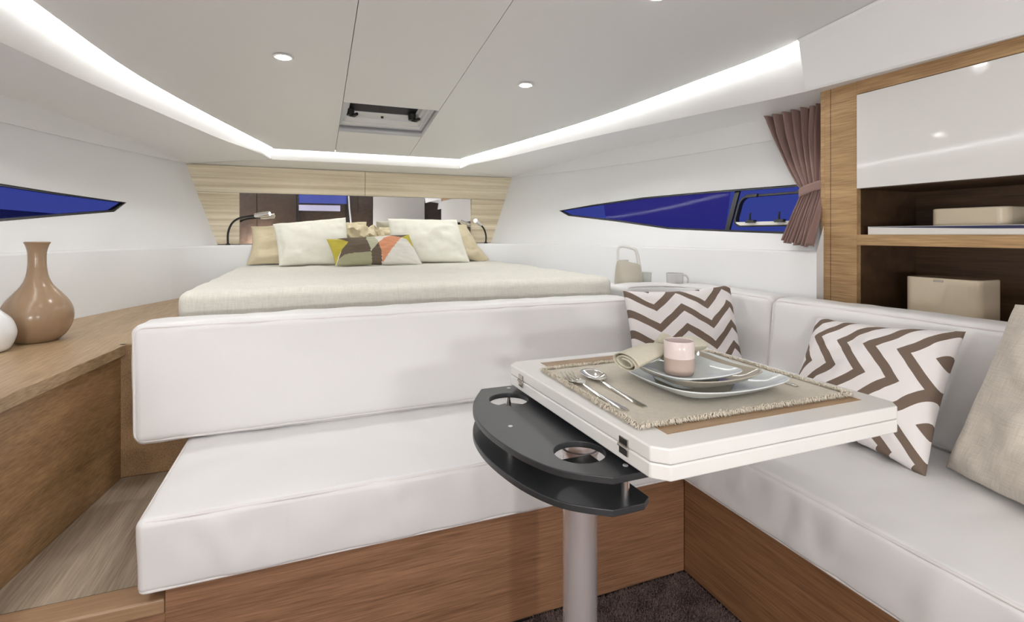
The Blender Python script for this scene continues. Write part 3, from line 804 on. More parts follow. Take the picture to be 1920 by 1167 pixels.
# patterned lumbar cushion: flat print laid out as polygons over the cushion's face
PQ = {'TL': (70, 295), 'TR': (1010, 240), 'BL': (150, 610), 'BR': (1145, 570)}
POL = [('yellow', [(60, 285), (140, 300), (220, 315), (305, 350), (230, 430), (175, 520), (150, 620), (40, 620), (0, 285)]),
       ('green', [(150, 640), (175, 545), (240, 510), (330, 492), (545, 478), (557, 640)]),
       ('brown', [(130, 280), (490, 270), (525, 380), (545, 478), (330, 492), (175, 545), (230, 430), (305, 350), (220, 315)]),
       ('sage2', [(485, 270), (600, 270), (635, 365), (545, 468), (525, 380)]),
       ('brown', [(545, 468), (635, 365), (660, 460), (668, 640), (557, 640)]),
       ('pwhite', [(595, 270), (600, 240), (770, 250), (700, 300), (635, 365)]),
       ('orange', [(635, 365), (700, 300), (790, 262), (910, 295), (800, 420), (670, 590), (660, 460)]),
       ('brown', [(780, 262), (830, 220), (1010, 220), (985, 250), (910, 295)]),
       ('yellow', [(985, 245), (1030, 230), (1080, 400), (1050, 390), (985, 320), (915, 293)])]
V, F, UV = pillow_vf((.076, 3.160, 1.022), (.560, 3.180, 1.050), (.123, 3.08, .870), (.625, 3.08, .870), .09, n=150, m=60, pinch=.03, wr=.004, seed=8)
pm = ['pwhite', 'yellow', 'green', 'brown', 'sage2', 'orange']; fm = []
def inpoly(p, pg):
    c = False; j = len(pg)-1
    for i in range(len(pg)):
        if (pg[i][1] > p[1]) != (pg[j][1] > p[1]) and p[0] < (pg[j][0]-pg[i][0])*(p[1]-pg[i][1])/(pg[j][1]-pg[i][1])+pg[i][0]: c = not c
        j = i
    return c
for f in F:
    u = sum(UV[i][0] for i in f)/4; v = sum(UV[i][1] for i in f)/4
    x = (PQ['BL'][0]*(1-u)+PQ['BR'][0]*u)*(1-v)+(PQ['TL'][0]*(1-u)+PQ['TR'][0]*u)*v
    y = (PQ['BL'][1]*(1-u)+PQ['BR'][1]*u)*(1-v)+(PQ['TL'][1]*(1-u)+PQ['TR'][1]*u)*v
    k = 'pwhite'
    for nme, pg in POL:
        if inpoly((x, y), pg): k = nme; break
    fm.append(pm.index(k))
tag(ob('lumbar_cushion', (V, F), None, angle=80, mats=[M[k] for k in pm], fm=fm, recalc=False), 'small oblong cushion with mustard, brown, sage, coral and white shapes', 'cushion')

# zigzag pillows and the linen pillow on the seats
pillow('zigzag_pillow', 'white pillow with horizontal brown zigzags standing in the bench corner', 'pillow', [(1.10, 1.64, .835), (1.585, 1.60, .845), (1.09, 1.55, .468), (1.575, 1.50, .468)], .17,
       chevron('chevron_upright', .40, .40, False, .588, .27, lam=.184, amp=.080, per=.082), pinch=.075, wr=.005, seed=3, n=48, m=48)
pillow('zigzag_pillow', 'white pillow with steep brown zigzags leaning on the right backrest', 'pillow', [(1.555, 1.19, .775), (1.565, .785, .80), (1.37, 1.165, .480), (1.365, .765, .468)], .16,
       chevron('chevron_turned', .40, .40, True, .421, .45, lam=.19, amp=.086, per=.084), pinch=.085, wr=.006, seed=7, n=48, m=48)
pillow('linen_pillow', 'large natural linen pillow leaning at the right edge of the right-hand bench', 'pillow', [(1.515, .665, .888), (1.52, .22, .90), (1.47, .78, .470), (1.30, .36, .468)], .19,
       M['linen'], pinch=.04, wr=.010, seed=15, n=48, m=48)

# ================================================================== TABLE
tb = thing('folding_table', (.54, .97, 0), 'white edged folding table with oak inlay and black cup holder tray on a metal post', 'table')
def toppoly(x0, x1, y0, y1, c): return [(x0+c, y0), (x1-c, y0), (x1, y0+c), (x1, y1-c), (x1-c, y1), (x0+c, y1), (x0, y1-c), (x0, y0+c)]
tp = toppoly(.490, 1.068, .634, 1.222, .022)
tp = [(x-(.022*(y-.634)/.588 if x < .6 else 0), y) for x, y in tp]
leaf = ob('upper_leaf', prism(tp, .6950, .720), M['table'], tb, bevel=.003, seg=3)
leaf2 = ob('lower_leaf', prism(tp, .669, .6940), M['table'], tb, bevel=.003, seg=3)
ob('inlay', box(.545, 1.018, .684, 1.184, .7185, .7205), M['inlay'], leaf, smooth=False)
for v in (1.135, .722):
    u = .490-.022*(v-.634)/.588
    h = ob('hinge', join(box(u-.0025, u+.002, v-.012, v+.012, .696, .709), box(u-.0025, u+.002, v-.012, v+.012, .681, .6935)), M['hinge'], tb, smooth=False)
    ob('knuckle', tube([(u-.003, v-.013, .6948), (u-.003, v+.013, .6948)], .0026, 8), M['hinge'], h)
tray = [(.56, .705), (.454, .705), (.39, .757), (.352, .83), (.331, .92), (.325, 1.0), (.333, 1.08), (.358, 1.155), (.402, 1.235), (.56, 1.235)]
tray = [tray[0]]+[tuple(p) for p in catmull(tray[1:9], 6)]+[tray[9]]
tray = [(p[0], p[1]) for p in tray]
holes = [circ(.452, .812, .047, 40), circ(.438, 1.134, .047, 40)]
ob('upper_tray', plate_holes(tray, holes, .643, .655), M['black'], tb, bevel=.0015, smooth=False)
ob('lower_tray', plate_holes([(.535, .720), (.515, .705)]+tray[1:-1]+[(.485, 1.262), (.530, 1.225), (.530, 1.045), (.455, 1.045), (.455, .903), (.527, .903)], [], .590, .602), M['black'], tb, bevel=.0015, smooth=False)
ob('mounting_plate', box(.50, .80, .78, 1.15, .656, .668), M['blackp'], tb, smooth=False)
for (x, y) in ((.498, .735), (.379, .971), (.469, 1.214)):
    ob('spacer', tube([(x, y, .602), (x, y, .643)], .007, 14), M['chrome'], tb)
    ob('screw', lathe([(.0048, 0), (.0048, .0010), (.003, .0014)], (x, y, .655), 14), M['screw'], tb)
ob('post', lathe([(.037, .004), (.037, .40), (.037, .668)], (.541, .97, 0), 48), M['alu'], tb)
ob('post_collar', lathe([(.040, .58), (.041, .586), (.041, .588), (.038, .5895)], (.541, .97, 0), 48), M['alu'], tb)
ob('foot_plate', lathe([(.085, 0), (.085, .003), (.06, .006), (.038, .01)], (.541, .97, 0), 40), M['alu'], tb)

# placemat with fringe
pmx = thing('placemat', (.77, .91, .7206), 'beige linen placemat with a frayed fringe under the plates', 'placemat')
PM = [(.520, 1.112), (.518, .722), (1.022, .712), (1.030, 1.115)]
def pmp(i, j):
    a, b, c, d = PM[1], PM[2], PM[3], PM[0]
    x = (a[0]*(1-i)+b[0]*i)*(1-j)+(d[0]*(1-i)+c[0]*i)*j; y = (a[1]*(1-i)+b[1]*i)*(1-j)+(d[1]*(1-i)+c[1]*i)*j
    return x, y
ob('cloth', grid(lambda i, j: (*pmp(i, j), .7222+.0004*noise.noise(Vector((i*9, j*9, 1)))), 40, 30), M['mat'], pmx, solid=.0014, recalc=False)
V, F = [], []
for e_ in range(4):
    for k in range(1900):
        q = random.random(); 
        i, j = ((q, 0), (1, q), (q, 1), (0, q))[e_]; x, y = pmp(i, j)
        nx, ny = ((0, -1), (1, 0), (0, 1), (-1, 0))[e_]; L_ = random.uniform(.007, .017); a = random.gauss(0, .8)
        dx, dy = rot2(nx, ny, a); z = .7212+random.random()*.003; wd = .0009
        px_, py_ = -dy*wd, dx*wd; b = len(V); mz = z+random.uniform(.0, .006)
        xs = x-nx*.003; ys = y-ny*.003; m1x, m1y = xs+dx*L_*.6+random.gauss(0, .001), ys+dy*L_*.6+random.gauss(0, .001)
        ex_, ey_ = xs+dx*L_+random.gauss(0, .002), ys+dy*L_+random.gauss(0, .002)
        V += [(xs+px_, ys+py_, z), (xs-px_, ys-py_, z), (m1x+px_, m1y+py_, mz), (m1x-px_, m1y-py_, mz), (ex_, ey_, .7212+random.random()*.002)]
        F += [(b, b+1, b+3, b+2), (b+2, b+3, b+4)]
fr = ob('fringe', (V, F), M['fringe'], pmx, smooth=False, recalc=False); fr['kind'] = 'stuff'

# plates: squarish with lifted rims
def plate(name, label, c, h, z0, rise, m, grp, lift=.10, foot=0):
    n = 64; R, rows = [], []
    prof = [(.0, .0035), (.55, .0035), (.68, .005), (.84, rise*.55), (1.0, rise), (1.005, rise-.0022), (.84, rise*.55-.004), (.66, .001), (.60, -foot), (.5, -foot), (0, -foot+.0004)]
    V, F = [], []
    for s, z in prof:
        for i in range(n):
            a = 2*PI*i/n; ex = 2+4.2*s
            ca, sa = math.cos(a), math.sin(a); rr = (abs(ca)**ex+abs(sa)**ex)**(-1/ex)
            cr = (rr-1)/.34
            V.append((c[0]+h*s*rr*ca, c[1]+h*s*rr*sa, z0+z+(rise*lift*3*max(0, cr)*s**4 if z > 0 else 0)))
    for k in range(len(prof)-1):
        for i in range(n): F.append((k*n+i, k*n+(i+1) % n, (k+1)*n+(i+1) % n, (k+1)*n+i))
    bm_v = V; o = ob(name, (V, F), m, angle=60, org=(c[0], c[1], z0))
    return tag(o, label, 'plate', grp)
plate('dinner_plate', 'large pale blue-white squared dinner plate, bottom of the stack', (.783, .882), .140, .7232, .027, M['plate'], 'stacked plates on the table')
plate('soup_plate', 'middle taupe squared plate of the stack', (.757, .868), .106, .7425, .024, M['plate_t'], 'stacked plates on the table', foot=.0152)
plate('side_plate', 'small pale blue-white squared plate on top of the stack', (.722, .850), .086, .7620, .014, M['plate'], 'stacked plates on the table', foot=.0156)
# cup
cu = thing('cup', (.697, .838, .7660), 'small blush and taupe two-tone cup on the top plate', 'cup')
R_ = .0300
ob('upper_body', lathe([(R_, .034), (R_+.0002, .05), (R_, .067), (R_-.0012, .0683), (R_-.0028, .067), (R_-.003, .012), (.001, .010)], (.697, .838, .7660), 56), M['cup'], cu, angle=50)
ob('lower_body', lathe([(.001, 0), (R_-.005, 0), (R_-.002, .002), (R_-.0004, .008), (R_+.0001, .0338)], (.697, .838, .7660), 56), M['cup_low'], cu, angle=50)
# napkin: rolled cloth pinched by a knot
nk = thing('napkin', (.70, .905, .765), 'rolled greenish beige linen napkin with a knot, behind the cup', 'napkin')
pa = Vector((.600, .888, .785)); pb = Vector((.845, .935, .795)); ax_ = (pb-pa).normalized(); sd = Vector((ax_.y, -ax_.x, 0)).normalized(); upv = Vector((0, 0, 1))
def roll(i, j):
    t = i; th = j*2*PI*2.3; 
    wdt = .031*(1-.45*math.exp(-((t-.5)/.12)**2))*(1.12-.35*t if t < .5 else .95)*(1 if t < .88 else math.sqrt(max(.05, 1-((t-.88)/.125)**2)))
    r = wdt*(1-.62*j); p = pa+(pb-pa)*(t-.02*math.sin(th))
    return tuple(p+sd*math.cos(th)*r*1.1+upv*(math.sin(th)*r*.62)+Vector((0, 0, .012*math.sin(t*PI))))
ob('cloth', grid(roll, 40, 90), M['napkin'], nk, solid=.0015, recalc=False, angle=80)
V, F, UV = pillow_vf((0, 0, 0), (0, 0, 0), (0, 0, 0), (0, 0, 0), 0) if False else (None, None, None)
kc = pa+(pb-pa)*.5+Vector((0, 0, .012))
kn = []
for k in range(15):
    a = 2*PI*k/14; kn.append(kc+sd*math.cos(a)*.021+upv*(math.sin(a)*.019)+ax_*.004*math.sin(3*a))
ob('knot', tube([tuple(p) for p in kn[:-1]], [.011+.002*math.sin(k*2.1) for k in range(14)], 12, closed=True), M['napkin'], nk, angle=80)
# cutlery
def blade(path, widths, thick, zf, n=1):
    """flat strip along a path with varying width, slightly crowned"""
    V, F = [], []; P = [Vector(p) for p in path]; m = len(P)
    for i in range(m):
        t = (P[min(i+1, m-1)]-P[max(i-1, 0)]); t.z = 0; t.normalize(); s_ = Vector((-t.y, t.x, 0)); w_ = widths[i]
        for q in (-1, -.5, 0, .5, 1): V.append(tuple(P[i]+s_*w_*q+Vector((0, 0, zf(i/(m-1), q)))))
        for q in (1, .5, 0, -.5, -1): V.append(tuple(P[i]+s_*w_*q*.9+Vector((0, 0, zf(i/(m-1), q)-thick))))
    for i in range(m-1):
        for k in range(10): F.append((i*10+k, i*10+(k+1) % 10, i*10+10+(k+1) % 10, i*10+10+k))
    F += [tuple(range(10)), tuple((m-1)*10+k for k in range(9, -1, -1))]
    return V, F
def cutlery_handle(a, b, z):
    a, b = Vector(a), Vector(b); path = [(a.x+(b.x-a.x)*i/14, a.y+(b.y-a.y)*i/14, z) for i in range(15)]
    W_ = [.0034+.0056*(i/14)**1.3 if i < 14 else .006 for i in range(15)]
    return blade(path, W_, .0018, lambda t, q: .010*math.exp(-t*7)*0+.007*(1-t)**2+.001*(1-q*q)+.001)
fk = thing('fork', (.545, .9, .7232), 'steel fork lying left of the spoon on the placemat', 'cutlery', 'cutlery left of the plates')
H0 = (.5365, .945); H1 = (.5405, .793)
ob('handle', cutlery_handle(H0, H1, .7236), M['steel'], fk, angle=60)
hd = blade([(.5365+.001*k, .945+.0105*k, .7240) for k in range(6)], [.003, .008, .014, .0168, .0172, .0172], .0014, lambda t, q: .0075-.006*t+.003*q*q)
ob('head', hd, M['steel'], fk, angle=60)
for k in range(4):
    q = (k-1.5)*.0098; x0, y0 = .5415+q, .994
    ob('tine', tube([(x0, y0, .7260), (x0+.002, y0+.018, .7255), (x0+.004+q*-.05, y0+.050, .7325)], [.0026, .0023, .0013], 8), M['steel'], fk)
sp = thing('spoon', (.59, .9, .7232), 'steel spoon with an oval bowl lying between the fork and the plates', 'cutlery', 'cutlery left of the plates')
ob('handle', cutlery_handle((.5865, .958), (.5835, .797), .7236), M['steel'], sp, angle=60)
def bowl(i, j):
    a = 2*PI*i; r = j; y = math.sin(a)*.046*r; x = math.cos(a)*.0270*r*(1+.12*math.sin(a))
    return (.5915+x+y*.10, .997+y, .7240+.0105*r**2+.0005)
Vb, Fb = grid(bowl, 40, 8); ob('bowl', (Vb, Fb), M['steel'], sp, solid=.0012, angle=80)
kf = thing('knife', (.97, .85, .7232), 'steel knife handle poking out to the right of the plates', 'cutlery')
ob('handle', blade([(.966+.0005*i, .786+.010*i, .7245) for i in range(10)], [.004]+[.0048]*8+[.0035], .003, lambda t, q: .002+.001*(1-q*q)), M['steel'], kf, angle=60)
ob('blade', blade([(.971+.0005*i, .877+.012*i, .7240) for i in range(9)], [.0035, .008, .009, .009, .009, .009, .0085, .006, .002], .0012, lambda t, q: .002), M['steel'], kf, angle=60)

# ================================================================== COUNTER OBJECTS
vp = [(.001, 0), (.050, 0), (.058, .003), (.078, .022), (.092, .050), (.097, .078), (.094, .105), (.082, .132), (.062, .158), (.043, .182), (.032, .205), (.0265, .232), (.0245, .265), (.026, .295), (.031, .315), (.0345, .322), (.034, .3255), (.029, .3235), (.021, .30), (.019, .25)]
vp = [(r*.96, z) for r, z in vp]
vpc = [vp[0], vp[1]]+[(p[0], p[1]) for p in catmull([(a, b) for a, b in vp[1:]], 4)][1:]
tag(ob('vase', lathe(vpc, (-.842, 2.122, .70), 56), M['vase'], angle=60), 'tall necked taupe ceramic vase on the oak side locker', 'vase')
vw = [(.001, 0), (.045, 0), (.07, .012), (.088, .05), (.090, .08), (.075, .12), (.045, .15), (.03, .17), (.028, .19), (.022, .19)]
vw = [(r*.70, z*.80) for r, z in vw]
vw = [vw[0]]+[(p[0], p[1]) for p in catmull(vw[1:], 4)]
tag(ob('vase', lathe(vw, (-.893, 1.96, .70), 48), M['white_cer'], angle=60), 'round white ceramic vase cut off by the left picture edge', 'vase')

# jug with loop handle, tumbler, mug on the side shelf
jg = thing('jug', (1.49, 2.16, .765), 'slim taupe jug with a pale loop handle on the side shelf by the bed', 'jug')
jc = Vector((1.478, 2.155, .765)); jd = Vector((math.cos(-TH), math.sin(-TH), 0)).normalized(); jd = Vector((.93, -.3665, 0)); jn = Vector((.3665, .93, 0))
def jbody():
    V, F = [], []; n = 40
    prof = [(.0, .069, .05), (.006, .0715, .052), (.05, .0705, .05), (.10, .066, .042), (.128, .0615, .034), (.142, .0585, .026), (.147, .05, .02), (.1475, .0, .0)]
    for z, a, b in prof:
        for i in range(n):
            t = 2*PI*i/n; V.append(tuple(jc+jd*a*math.cos(t)+jn*b*math.sin(t)+Vector((0, 0, z-.010*math.cos(t)*(z/.147)**4))))
    for k in range(len(prof)-1):
        for i in range(n): F.append((k*n+i, k*n+(i+1) % n, (k+1)*n+(i+1) % n, (k+1)*n+i))
    F.append(tuple(range(n))[::-1]); return V, F
ob('body', jbody(), M['bottle'], jg, angle=60)
hp = [(-.054, .125), (-.053, .17), (-.052, .207), (-.044, .223), (-.018, .2245), (.018, .216), (.036, .206), (.044, .185), (.051, .15), (.056, .115)]
hp = catmull([tuple(jc+jd*a+Vector((0, 0, b))) for a, b in hp], 5)
ob('handle', tube(hp, [.0055+.0045*(k/len(hp)) for k in range(len(hp))], 10), M['bottle2'], jg)
tag(ob('tumbler', lathe([(.001, 0), (.03, 0), (.033, .004), (.036, .088), (.0345, .088), (.031, .006), (.001, .005)], (1.60, 2.19, .765), 36), M['tumbler']), 'pale grey-green tumbler half hidden just behind the taupe jug', 'cup')
mg = thing('mug', (1.63, 1.99, .765), 'small light grey mug with a handle on the side shelf', 'mug')
ob('body', lathe([(.001, 0), (.032, 0), (.036, .004), (.0405, .097), (.038, .0985), (.034, .008), (.001, .007)], (1.63, 1.99, .765), 44), M['mug'], mg, angle=50)
ob('handle', tube(catmull([tuple(Vector((1.63, 1.99, .765))+jd*a+Vector((0, 0, b))) for a, b in ((.038, .088), (.055, .086), (.064, .068), (.058, .045), (.036, .030))], 5), .0045, 8), M['mug'], mg)

# ================================================================== CABINET
FU = 1.85; CV = 1.385; c0v = -.35
cb = thing('cabinet', (2.05, .5, .47), 'oak wall cabinet on the right with open shelves below a white gloss door', 'cabinet')
ob('stile', box(FU, FU+.022, 1.2605, CV, .02, 1.612), M['oak_cab'], cb, smooth=False, bevel=.001)
ob('end_panel', box(FU+.001, 2.22, CV+.0005, CV+.018, .60, 1.612), M['oak_cab'], cb, smooth=False, bevel=.001)
ob('top_rail', box(FU, FU+.022, c0v, 1.260, 1.562, 1.612), M['oak_cab'], cb, smooth=False, bevel=.001)
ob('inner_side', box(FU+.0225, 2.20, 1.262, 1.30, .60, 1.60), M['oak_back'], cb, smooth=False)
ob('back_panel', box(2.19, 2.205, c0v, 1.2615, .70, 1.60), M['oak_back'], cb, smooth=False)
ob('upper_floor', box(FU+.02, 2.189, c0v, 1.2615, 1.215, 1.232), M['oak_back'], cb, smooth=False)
ob('shelf', box(FU+.001, 2.189, c0v, 1.2615, 1.011, 1.0495), M['oak_cab'], cb, smooth=False, bevel=.001)
ob('bottom_shelf', box(FU+.001, 2.189, c0v, 1.2615, .70, .722), M['oak_cab'], cb, smooth=False)
ob('lower_panel', box(FU+.001, FU+.02, c0v, 1.2615, .02, .70), M['oak_cab'], cb, smooth=False)
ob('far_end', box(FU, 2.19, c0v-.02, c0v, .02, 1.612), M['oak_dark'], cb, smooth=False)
dr = ob('door', box(FU-.006, FU+.013, c0v+.01, 1.2575, 1.217, 1.559), M['gloss'], cb, bevel=.002)
ob('groove', box(FU-.0005, FU+.0005, 1.360, 1.3615, .60, 1.612), M['dark_gap'], cb, smooth=False)
# lacquer boxes
def rbox(x0, x1, y0, y1, z0, z1, r):
    P = rrect(y0, y1, x0, x1, r, 8); return prism([(b, a) for a, b in P], z0, z1)
bx = ob('storage_box', rbox(1.93, 2.07, .935, 1.152, .722, .905, .03), M['box'], bevel=.004, seg=3)
tag(bx, 'tall glossy cream box with rounded ends on the lower cabinet shelf', 'box')
ob('catch', rbox(1.927, 1.931, 1.03, 1.058, .893, .899, .001), M['hinge'], bx, smooth=False)
tag(ob('storage_box', rbox(1.96, 2.10, .878, 1.089, 1.0785, 1.137, .03), M['box'], bevel=.004, seg=3), 'low glossy cream box with rounded ends on the white book', 'box')
bk = thing('book', (1.95, .9, 1.0497), 'large flat white book with a navy band on its edge, lying on the shelf', 'book')
ob('cover', join(box(1.868, 2.13, .45, 1.232, 1.0497, 1.0525), box(1.868, 2.13, .45, 1.232, 1.0755, 1.0782), box(1.868, 1.8705, .45, 1.232, 1.0526, 1.0754)), M['book'], bk, smooth=False)
ob('pages', box(1.871, 2.125, .455, 1.228, 1.0526, 1.0754), M['book'], bk, smooth=False)
nb = []
for i in range(13):
    t = i/12; v = 1.228-(1.228-.45)*t; h0 = 1.0762-.0085*min(1, t*2.2); nb.append((v, h0))
poly = [(v, 1.0778-.0008) for v, _ in nb][::-1]+nb
ob('printed_band', prism(poly, 1.8672, 1.868, lambda a, b, h: (h, a, b)), M['navy'], bk, smooth=False)

# ================================================================== CURTAIN
ct = thing('curtain', (1.88, 1.5, 1.0), 'mauve brown pleated curtain tied back beside the right-hand window', 'curtain')
def cfn(i, j):
    z = 1.604-j*(1.604-1.005)
    # i=0 at the aft edge, i=1 at the free edge
    wtie = .082; zt = 1.215
    if z > zt: t = (z-zt)/(1.604-zt); wd = wtie+(.365-wtie)*(t**.8)
    else: t = (zt-z)/(zt-1.005); wd = wtie+(.034)*t**.8
    v = 1.396+(wd+.018)*i
    amp = .006+.019*min(1, abs(z-zt)/.25)
    fold = math.sin(i*2*PI*9.3+noise.noise(Vector((i*5, z*2.5, 0)))*2.8)*(.75+.6*noise.noise(Vector((i*7, z*1.2, 4))))
    fold2 = math.sin(i*2*PI*17+2)*.25
    zz = z+(.012*math.sin(i*9) - .035*i**2+ (.0) if j > .96 else 0)
    if j <= .96 and z < 1.1: zz = z
    tp_ = 1.640-.034*i; sl = tp_-j*(tp_-(1.003+.02*i+.006*math.sin(i*22)))-(.030*(1-i)*(1-j)*0)
    off = -.045+amp*(fold+fold2)
    p = hull_pt(1, v, min(sl, 1.59), off)
    return (p[0]-.0*j, v, sl)
ob('cloth', grid(cfn, 170, 60), M['curtain'], ct, solid=.002, angle=80, recalc=False)
def tie(i, j):
    a = PI*1.0*i; v = 1.396+.106*(i); z = 1.222+.014*math.cos(0)+(-.020*i)+(.036*(j-.5))+.012*(1-i)
    bulge = .030*math.sin(PI*min(1, i*1.0))**.5
    p = hull_pt(1, v, 1.22, -.048-bulge*.9); return (p[0], v, z)
ob('tieback', grid(tie, 30, 4), M['curtain'], ct, solid=.004, angle=80)

# ================================================================== READING LAMPS
def reading_lamp(label, pts, head0, head1, lit):
    t = thing('reading_lamp', pts[0], label, 'lamp', None)
    ob('base', lathe([(.013, 0), (.013, .006), (.008, .010)], pts[0], 20), M['lamp_black'], t)
    ob('gooseneck', tube(catmull(pts, 6), .0062, 10), M['lamp_black'], t)
    a, b = Vector(head0), Vector(head1)
    h = ob('lamp_head', tube([tuple(a), tuple(a.lerp(b, .25)), tuple(b)], [.012, .016, .0165], 20), M['chrome'], t, angle=40)
    d = (b-a).normalized()
    ob('led_lens', tube([tuple(b+d*.0005), tuple(b+d*.002)], [.012, .011], 16), M['lamp_led'] if lit else M['lamp_dim'], h)
    return t
reading_lamp('black gooseneck reading lamp with chrome head left of the pillows', [(-.485, 3.55, .985), (-.484, 3.55, 1.06), (-.462, 3.54, 1.118), (-.42, 3.52, 1.15), (-.36, 3.50, 1.163), (-.325, 3.49, 1.168)], (-.33, 3.49, 1.167), (-.245, 3.46, 1.178), False)
reading_lamp('black gooseneck reading lamp shining brightly right of the pillows', [(1.19, 3.55, .985), (1.192, 3.55, 1.04), (1.175, 3.545, 1.09), (1.14, 3.53, 1.125)], (1.145, 3.53, 1.120), (1.085, 3.47, 1.150), True)

# ================================================================== DOWNLIGHTS
def downlight(x, v, lb, grp=None, k=1.0):
    z = zc(v); t = thing('downlight', (x, v, z), lb, 'ceiling light', grp)
    sl = math.atan(.12) if v > 0 else 0
    ob('ring', lathe([(.022, -.0005), (.030, -.004), (.034, -.0035), (.036, 0)], (x, v, z), 32), M['gloss'], t)
    ob('lens', lathe([(.0215, -.0052), (.0215, -.001)], (x, v, z), 28), M['lens'], t)
    l = bpy.data.lights.new('downlight_lamp', 'SPOT'); l.energy = SPOT_W*PI*k; l.spot_size = math.radians(165); l.spot_blend = .9; l.shadow_soft_size = .03; l.color = LAMP_COL
    lo = bpy.data.objects.new('lamp_bulb', l); COL.objects.link(lo); lo.parent = t; lo.location = (0, 0, -.012)
    return t
downlight(-.10, 2.045, 'round ceiling downlight over the left side of the bed')
downlight(.867, 2.04, 'round ceiling downlight over the right side of the bed')
downlight(1.0, 1.30, 'round ceiling downlight over the table, at the top picture edge', k=.3)
downlight(-.29, 1.25, 'round ceiling downlight over the side locker landing', k=.5)
# two square fill lamps added at the aft ceiling to light the seat fronts
for x, v, lb in ((.75, -.75, 'added square fill lamp at the aft cabin ceiling on the starboard side'), (-.35, -.75, 'added square fill lamp at the aft cabin ceiling on the port side')):
    t = thing('fill_ceiling_lamp', (x, v, zc(v)), lb, 'ceiling light')
    ob('housing', box(x-.19, x+.19, v-.19, v+.19, zc(v)-.02, zc(v)-.0005), M['gloss'], t, bevel=.004)
    ob('diffuser', box(x-.17, x+.17, v-.17, v+.17, zc(v)-.0235, zc(v)-.0205), emis('aft_fill_diffuser', LAMP_COL, 3), t, smooth=False)
    l = bpy.data.lights.new('aft_fill', 'AREA'); l.shape = 'SQUARE'; l.size = .34; l.energy = AFT_FILL_W*(1.3 if x > 0 else .8); l.color = LAMP_COL
    lo = bpy.data.objects.new('lamp_bulb', l); COL.objects.link(lo); lo.parent = t; lo.location = (0, 0, -.03)

for x, e_, lb in ((.60, 1.0, 'added globe fill lamp on the aft bulkhead near the grey door'), (-.70, 1.6, 'added globe fill lamp on the aft bulkhead on the port side')):  # globes added behind the camera as fill for the seat fronts
    t = thing('fill_globe_lamp', (x, VA+.02, .88), lb, 'fill lamp')
    ob('bracket', join(box(x-.03, x+.03, VA+.0205, VA+.03, 0.83, 0.93), box(x-.01, x+.01, VA+.03, VA+.07, 0.87, 0.89)), M['chrome'], t, smooth=False)
    ob('globe', lathe([(.085*math.sin(PI*k/14)+.0005, -.085*math.cos(PI*k/14)) for k in range(15)], (x, VA+.16, .88), 24), M['globe'] if e_ == 1 else emis('fill_globe_port', LAMP_COL, GLOBE_FILL*e_), t)
# ================================================================== HATCH
ht = thing('deck_hatch', (.354, 2.656, zc(2.656)), 'square deck hatch with a dark pane and two black handles in the ceiling', 'hatch')
def hz(v): return zc(v)
def ring(x0, x1, y0, y1, zoff):
    return [(x0, y0, zc(y0)+zoff), (x1, y0, zc(y0)+zoff), (x1, y1, zc(y1)+zoff), (x0, y1, zc(y1)+zoff)]
def bandf(a, b): return a+b, [(i, (i+1) % 4, 4+(i+1) % 4, 4+i) for i in range(4)]
x0, x1, y0, y1 = SE1+.0015, SE2-.0015, HA+.001, HB_-.001
ob('liner', bandf(ring(x0, x1, y0, y1, -.001), ring(x0, x1, y0, y1, .034)), M['frost'], ht, recalc=False, solid=.002)
stp = [(0.0, .034), (.014, .037), (.014, .050), (.024, .052), (.026, .070), (.038, .073), (.040, .098), (.048, .100)]
for (a, za), (b, zb) in zip(stp, stp[1:]):
    ob('frame_step', bandf(ring(x0+a, x1-a, y0+a, y1-a, za), ring(x0+b, x1-b, y0+b, y1-b, zb)), M['frost'] if zb-za < .01 else M['book'], ht, recalc=False, smooth=False)
q = .045
ob('pane', join(bandf(ring(x0+q, x1-q, y0+q, y1-q, .101), ring(x0+q, x1-q, y0+q, y1-q, .109)), (ring(x0+q, x1-q, y0+q, y1-q, .109), [(0, 1, 2, 3)]), (ring(x0+q, x1-q, y0+q, y1-q, .101), [(3, 2, 1, 0)])), mat('smoked_acrylic', (.010, .008, .012), .35, spec=.25), ht, smooth=False)
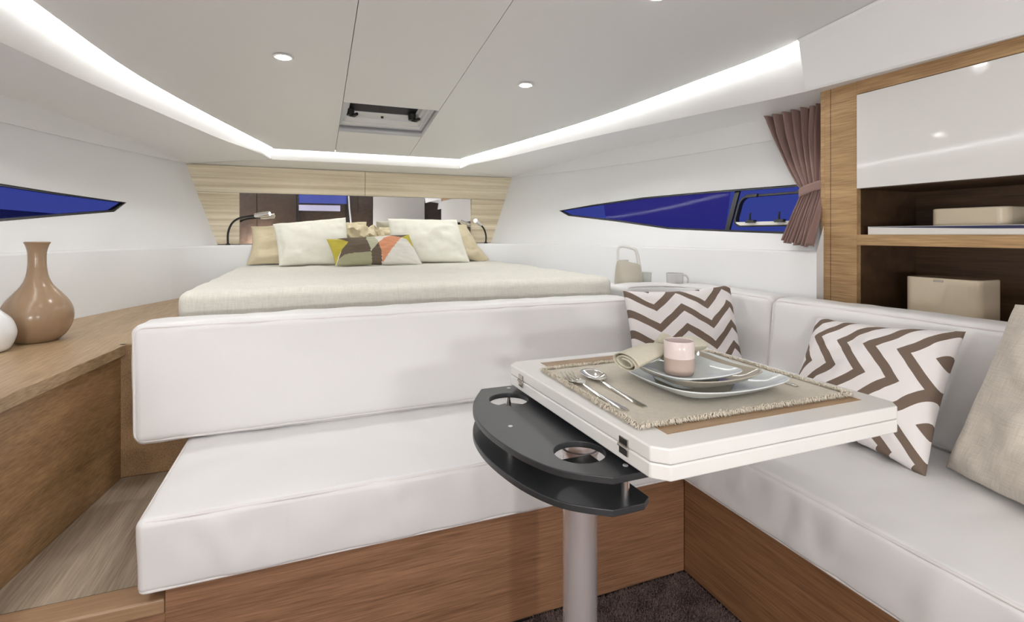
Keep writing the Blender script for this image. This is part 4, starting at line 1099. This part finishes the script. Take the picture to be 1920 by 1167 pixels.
for x in (x0+.055, x1-.065):
    h = ob('handle', tube([(x, y1-.062, zc(y1)+.108), (x, y1-.063, zc(y1)+.076)], [.022, .019], 18), M['blackp'], ht)
    ob('lever', tube([(x, y1-.062, zc(y1)+.080), (x+.02, y1-.075, zc(y1)+.074), (x+.030, y1-.11, zc(y1)+.076)], [.011, .010, .008], 10), M['blackp'], h)
ob('badge', box(.347, .361, y1-.0408, y1-.0398, zc(y1)+.078, zc(y1)+.090), M['blackp'], ht, smooth=False)

# small cover plates with screws on the upper lining
def cover(side, pts, lb):
    t = thing('cover_plate', hull_pt(side, pts[0][0], 1.56, -.01), lb, 'cover plate')
    vs0 = [p[0] for p in pts]; a, b = min(vs0)-.03, max(vs0)+.03
    f = lambda p, q, h: (CX+side*(halfw(p, 1.49)+(q-1.49)*.12+h), p, q)
    ob('plate', prism(rrect(a, b, 1.555, 1.588, .012, 4), -.0045, -.001, f), M['cove'], t, bevel=.001)
    for p in pts: ob('screw', prism(circ(p[0], 1.571, .004, 12), -.0062, -.0046, f), M['blackp'], t, smooth=False)
cover(1, [(3.02, 0), (2.90, 0)], 'small white cover plate with two dark screws on the right upper lining')
cover(-1, [(2.95, 0), (2.82, 0)], 'small white cover plate with two dark screws on the left upper lining')

# ================================================================== CARPET
cpt = thing('carpet', (.8, .5, 0), 'plum brown deep pile carpet on the cabin floor below the table', 'carpet')
ob('backing', box(-1.0, 1.068, -1.3, 1.26, .0005, .006), M['carpet'], cpt, smooth=False)
V, F = [], []
for k in range(42000):
    x = random.uniform(.55, 1.064); y = random.uniform(.72, 1.256)
    a = random.uniform(0, 2*PI); r = .0022; h = random.uniform(.008, .016); dx, dy = random.gauss(0, .003), random.gauss(0, .003); b = len(V)
    V += [(x+r*math.cos(a), y+r*math.sin(a), .005), (x+r*math.cos(a+2.1), y+r*math.sin(a+2.1), .005), (x+r*math.cos(a+4.2), y+r*math.sin(a+4.2), .005), (x+dx, y+dy, .005+h)]
    F += [(b, b+1, b+3), (b+1, b+2, b+3), (b+2, b, b+3)]
pile = ob('pile', (V, F), M['carpet'], cpt, smooth=False, recalc=False); pile['kind'] = 'stuff'
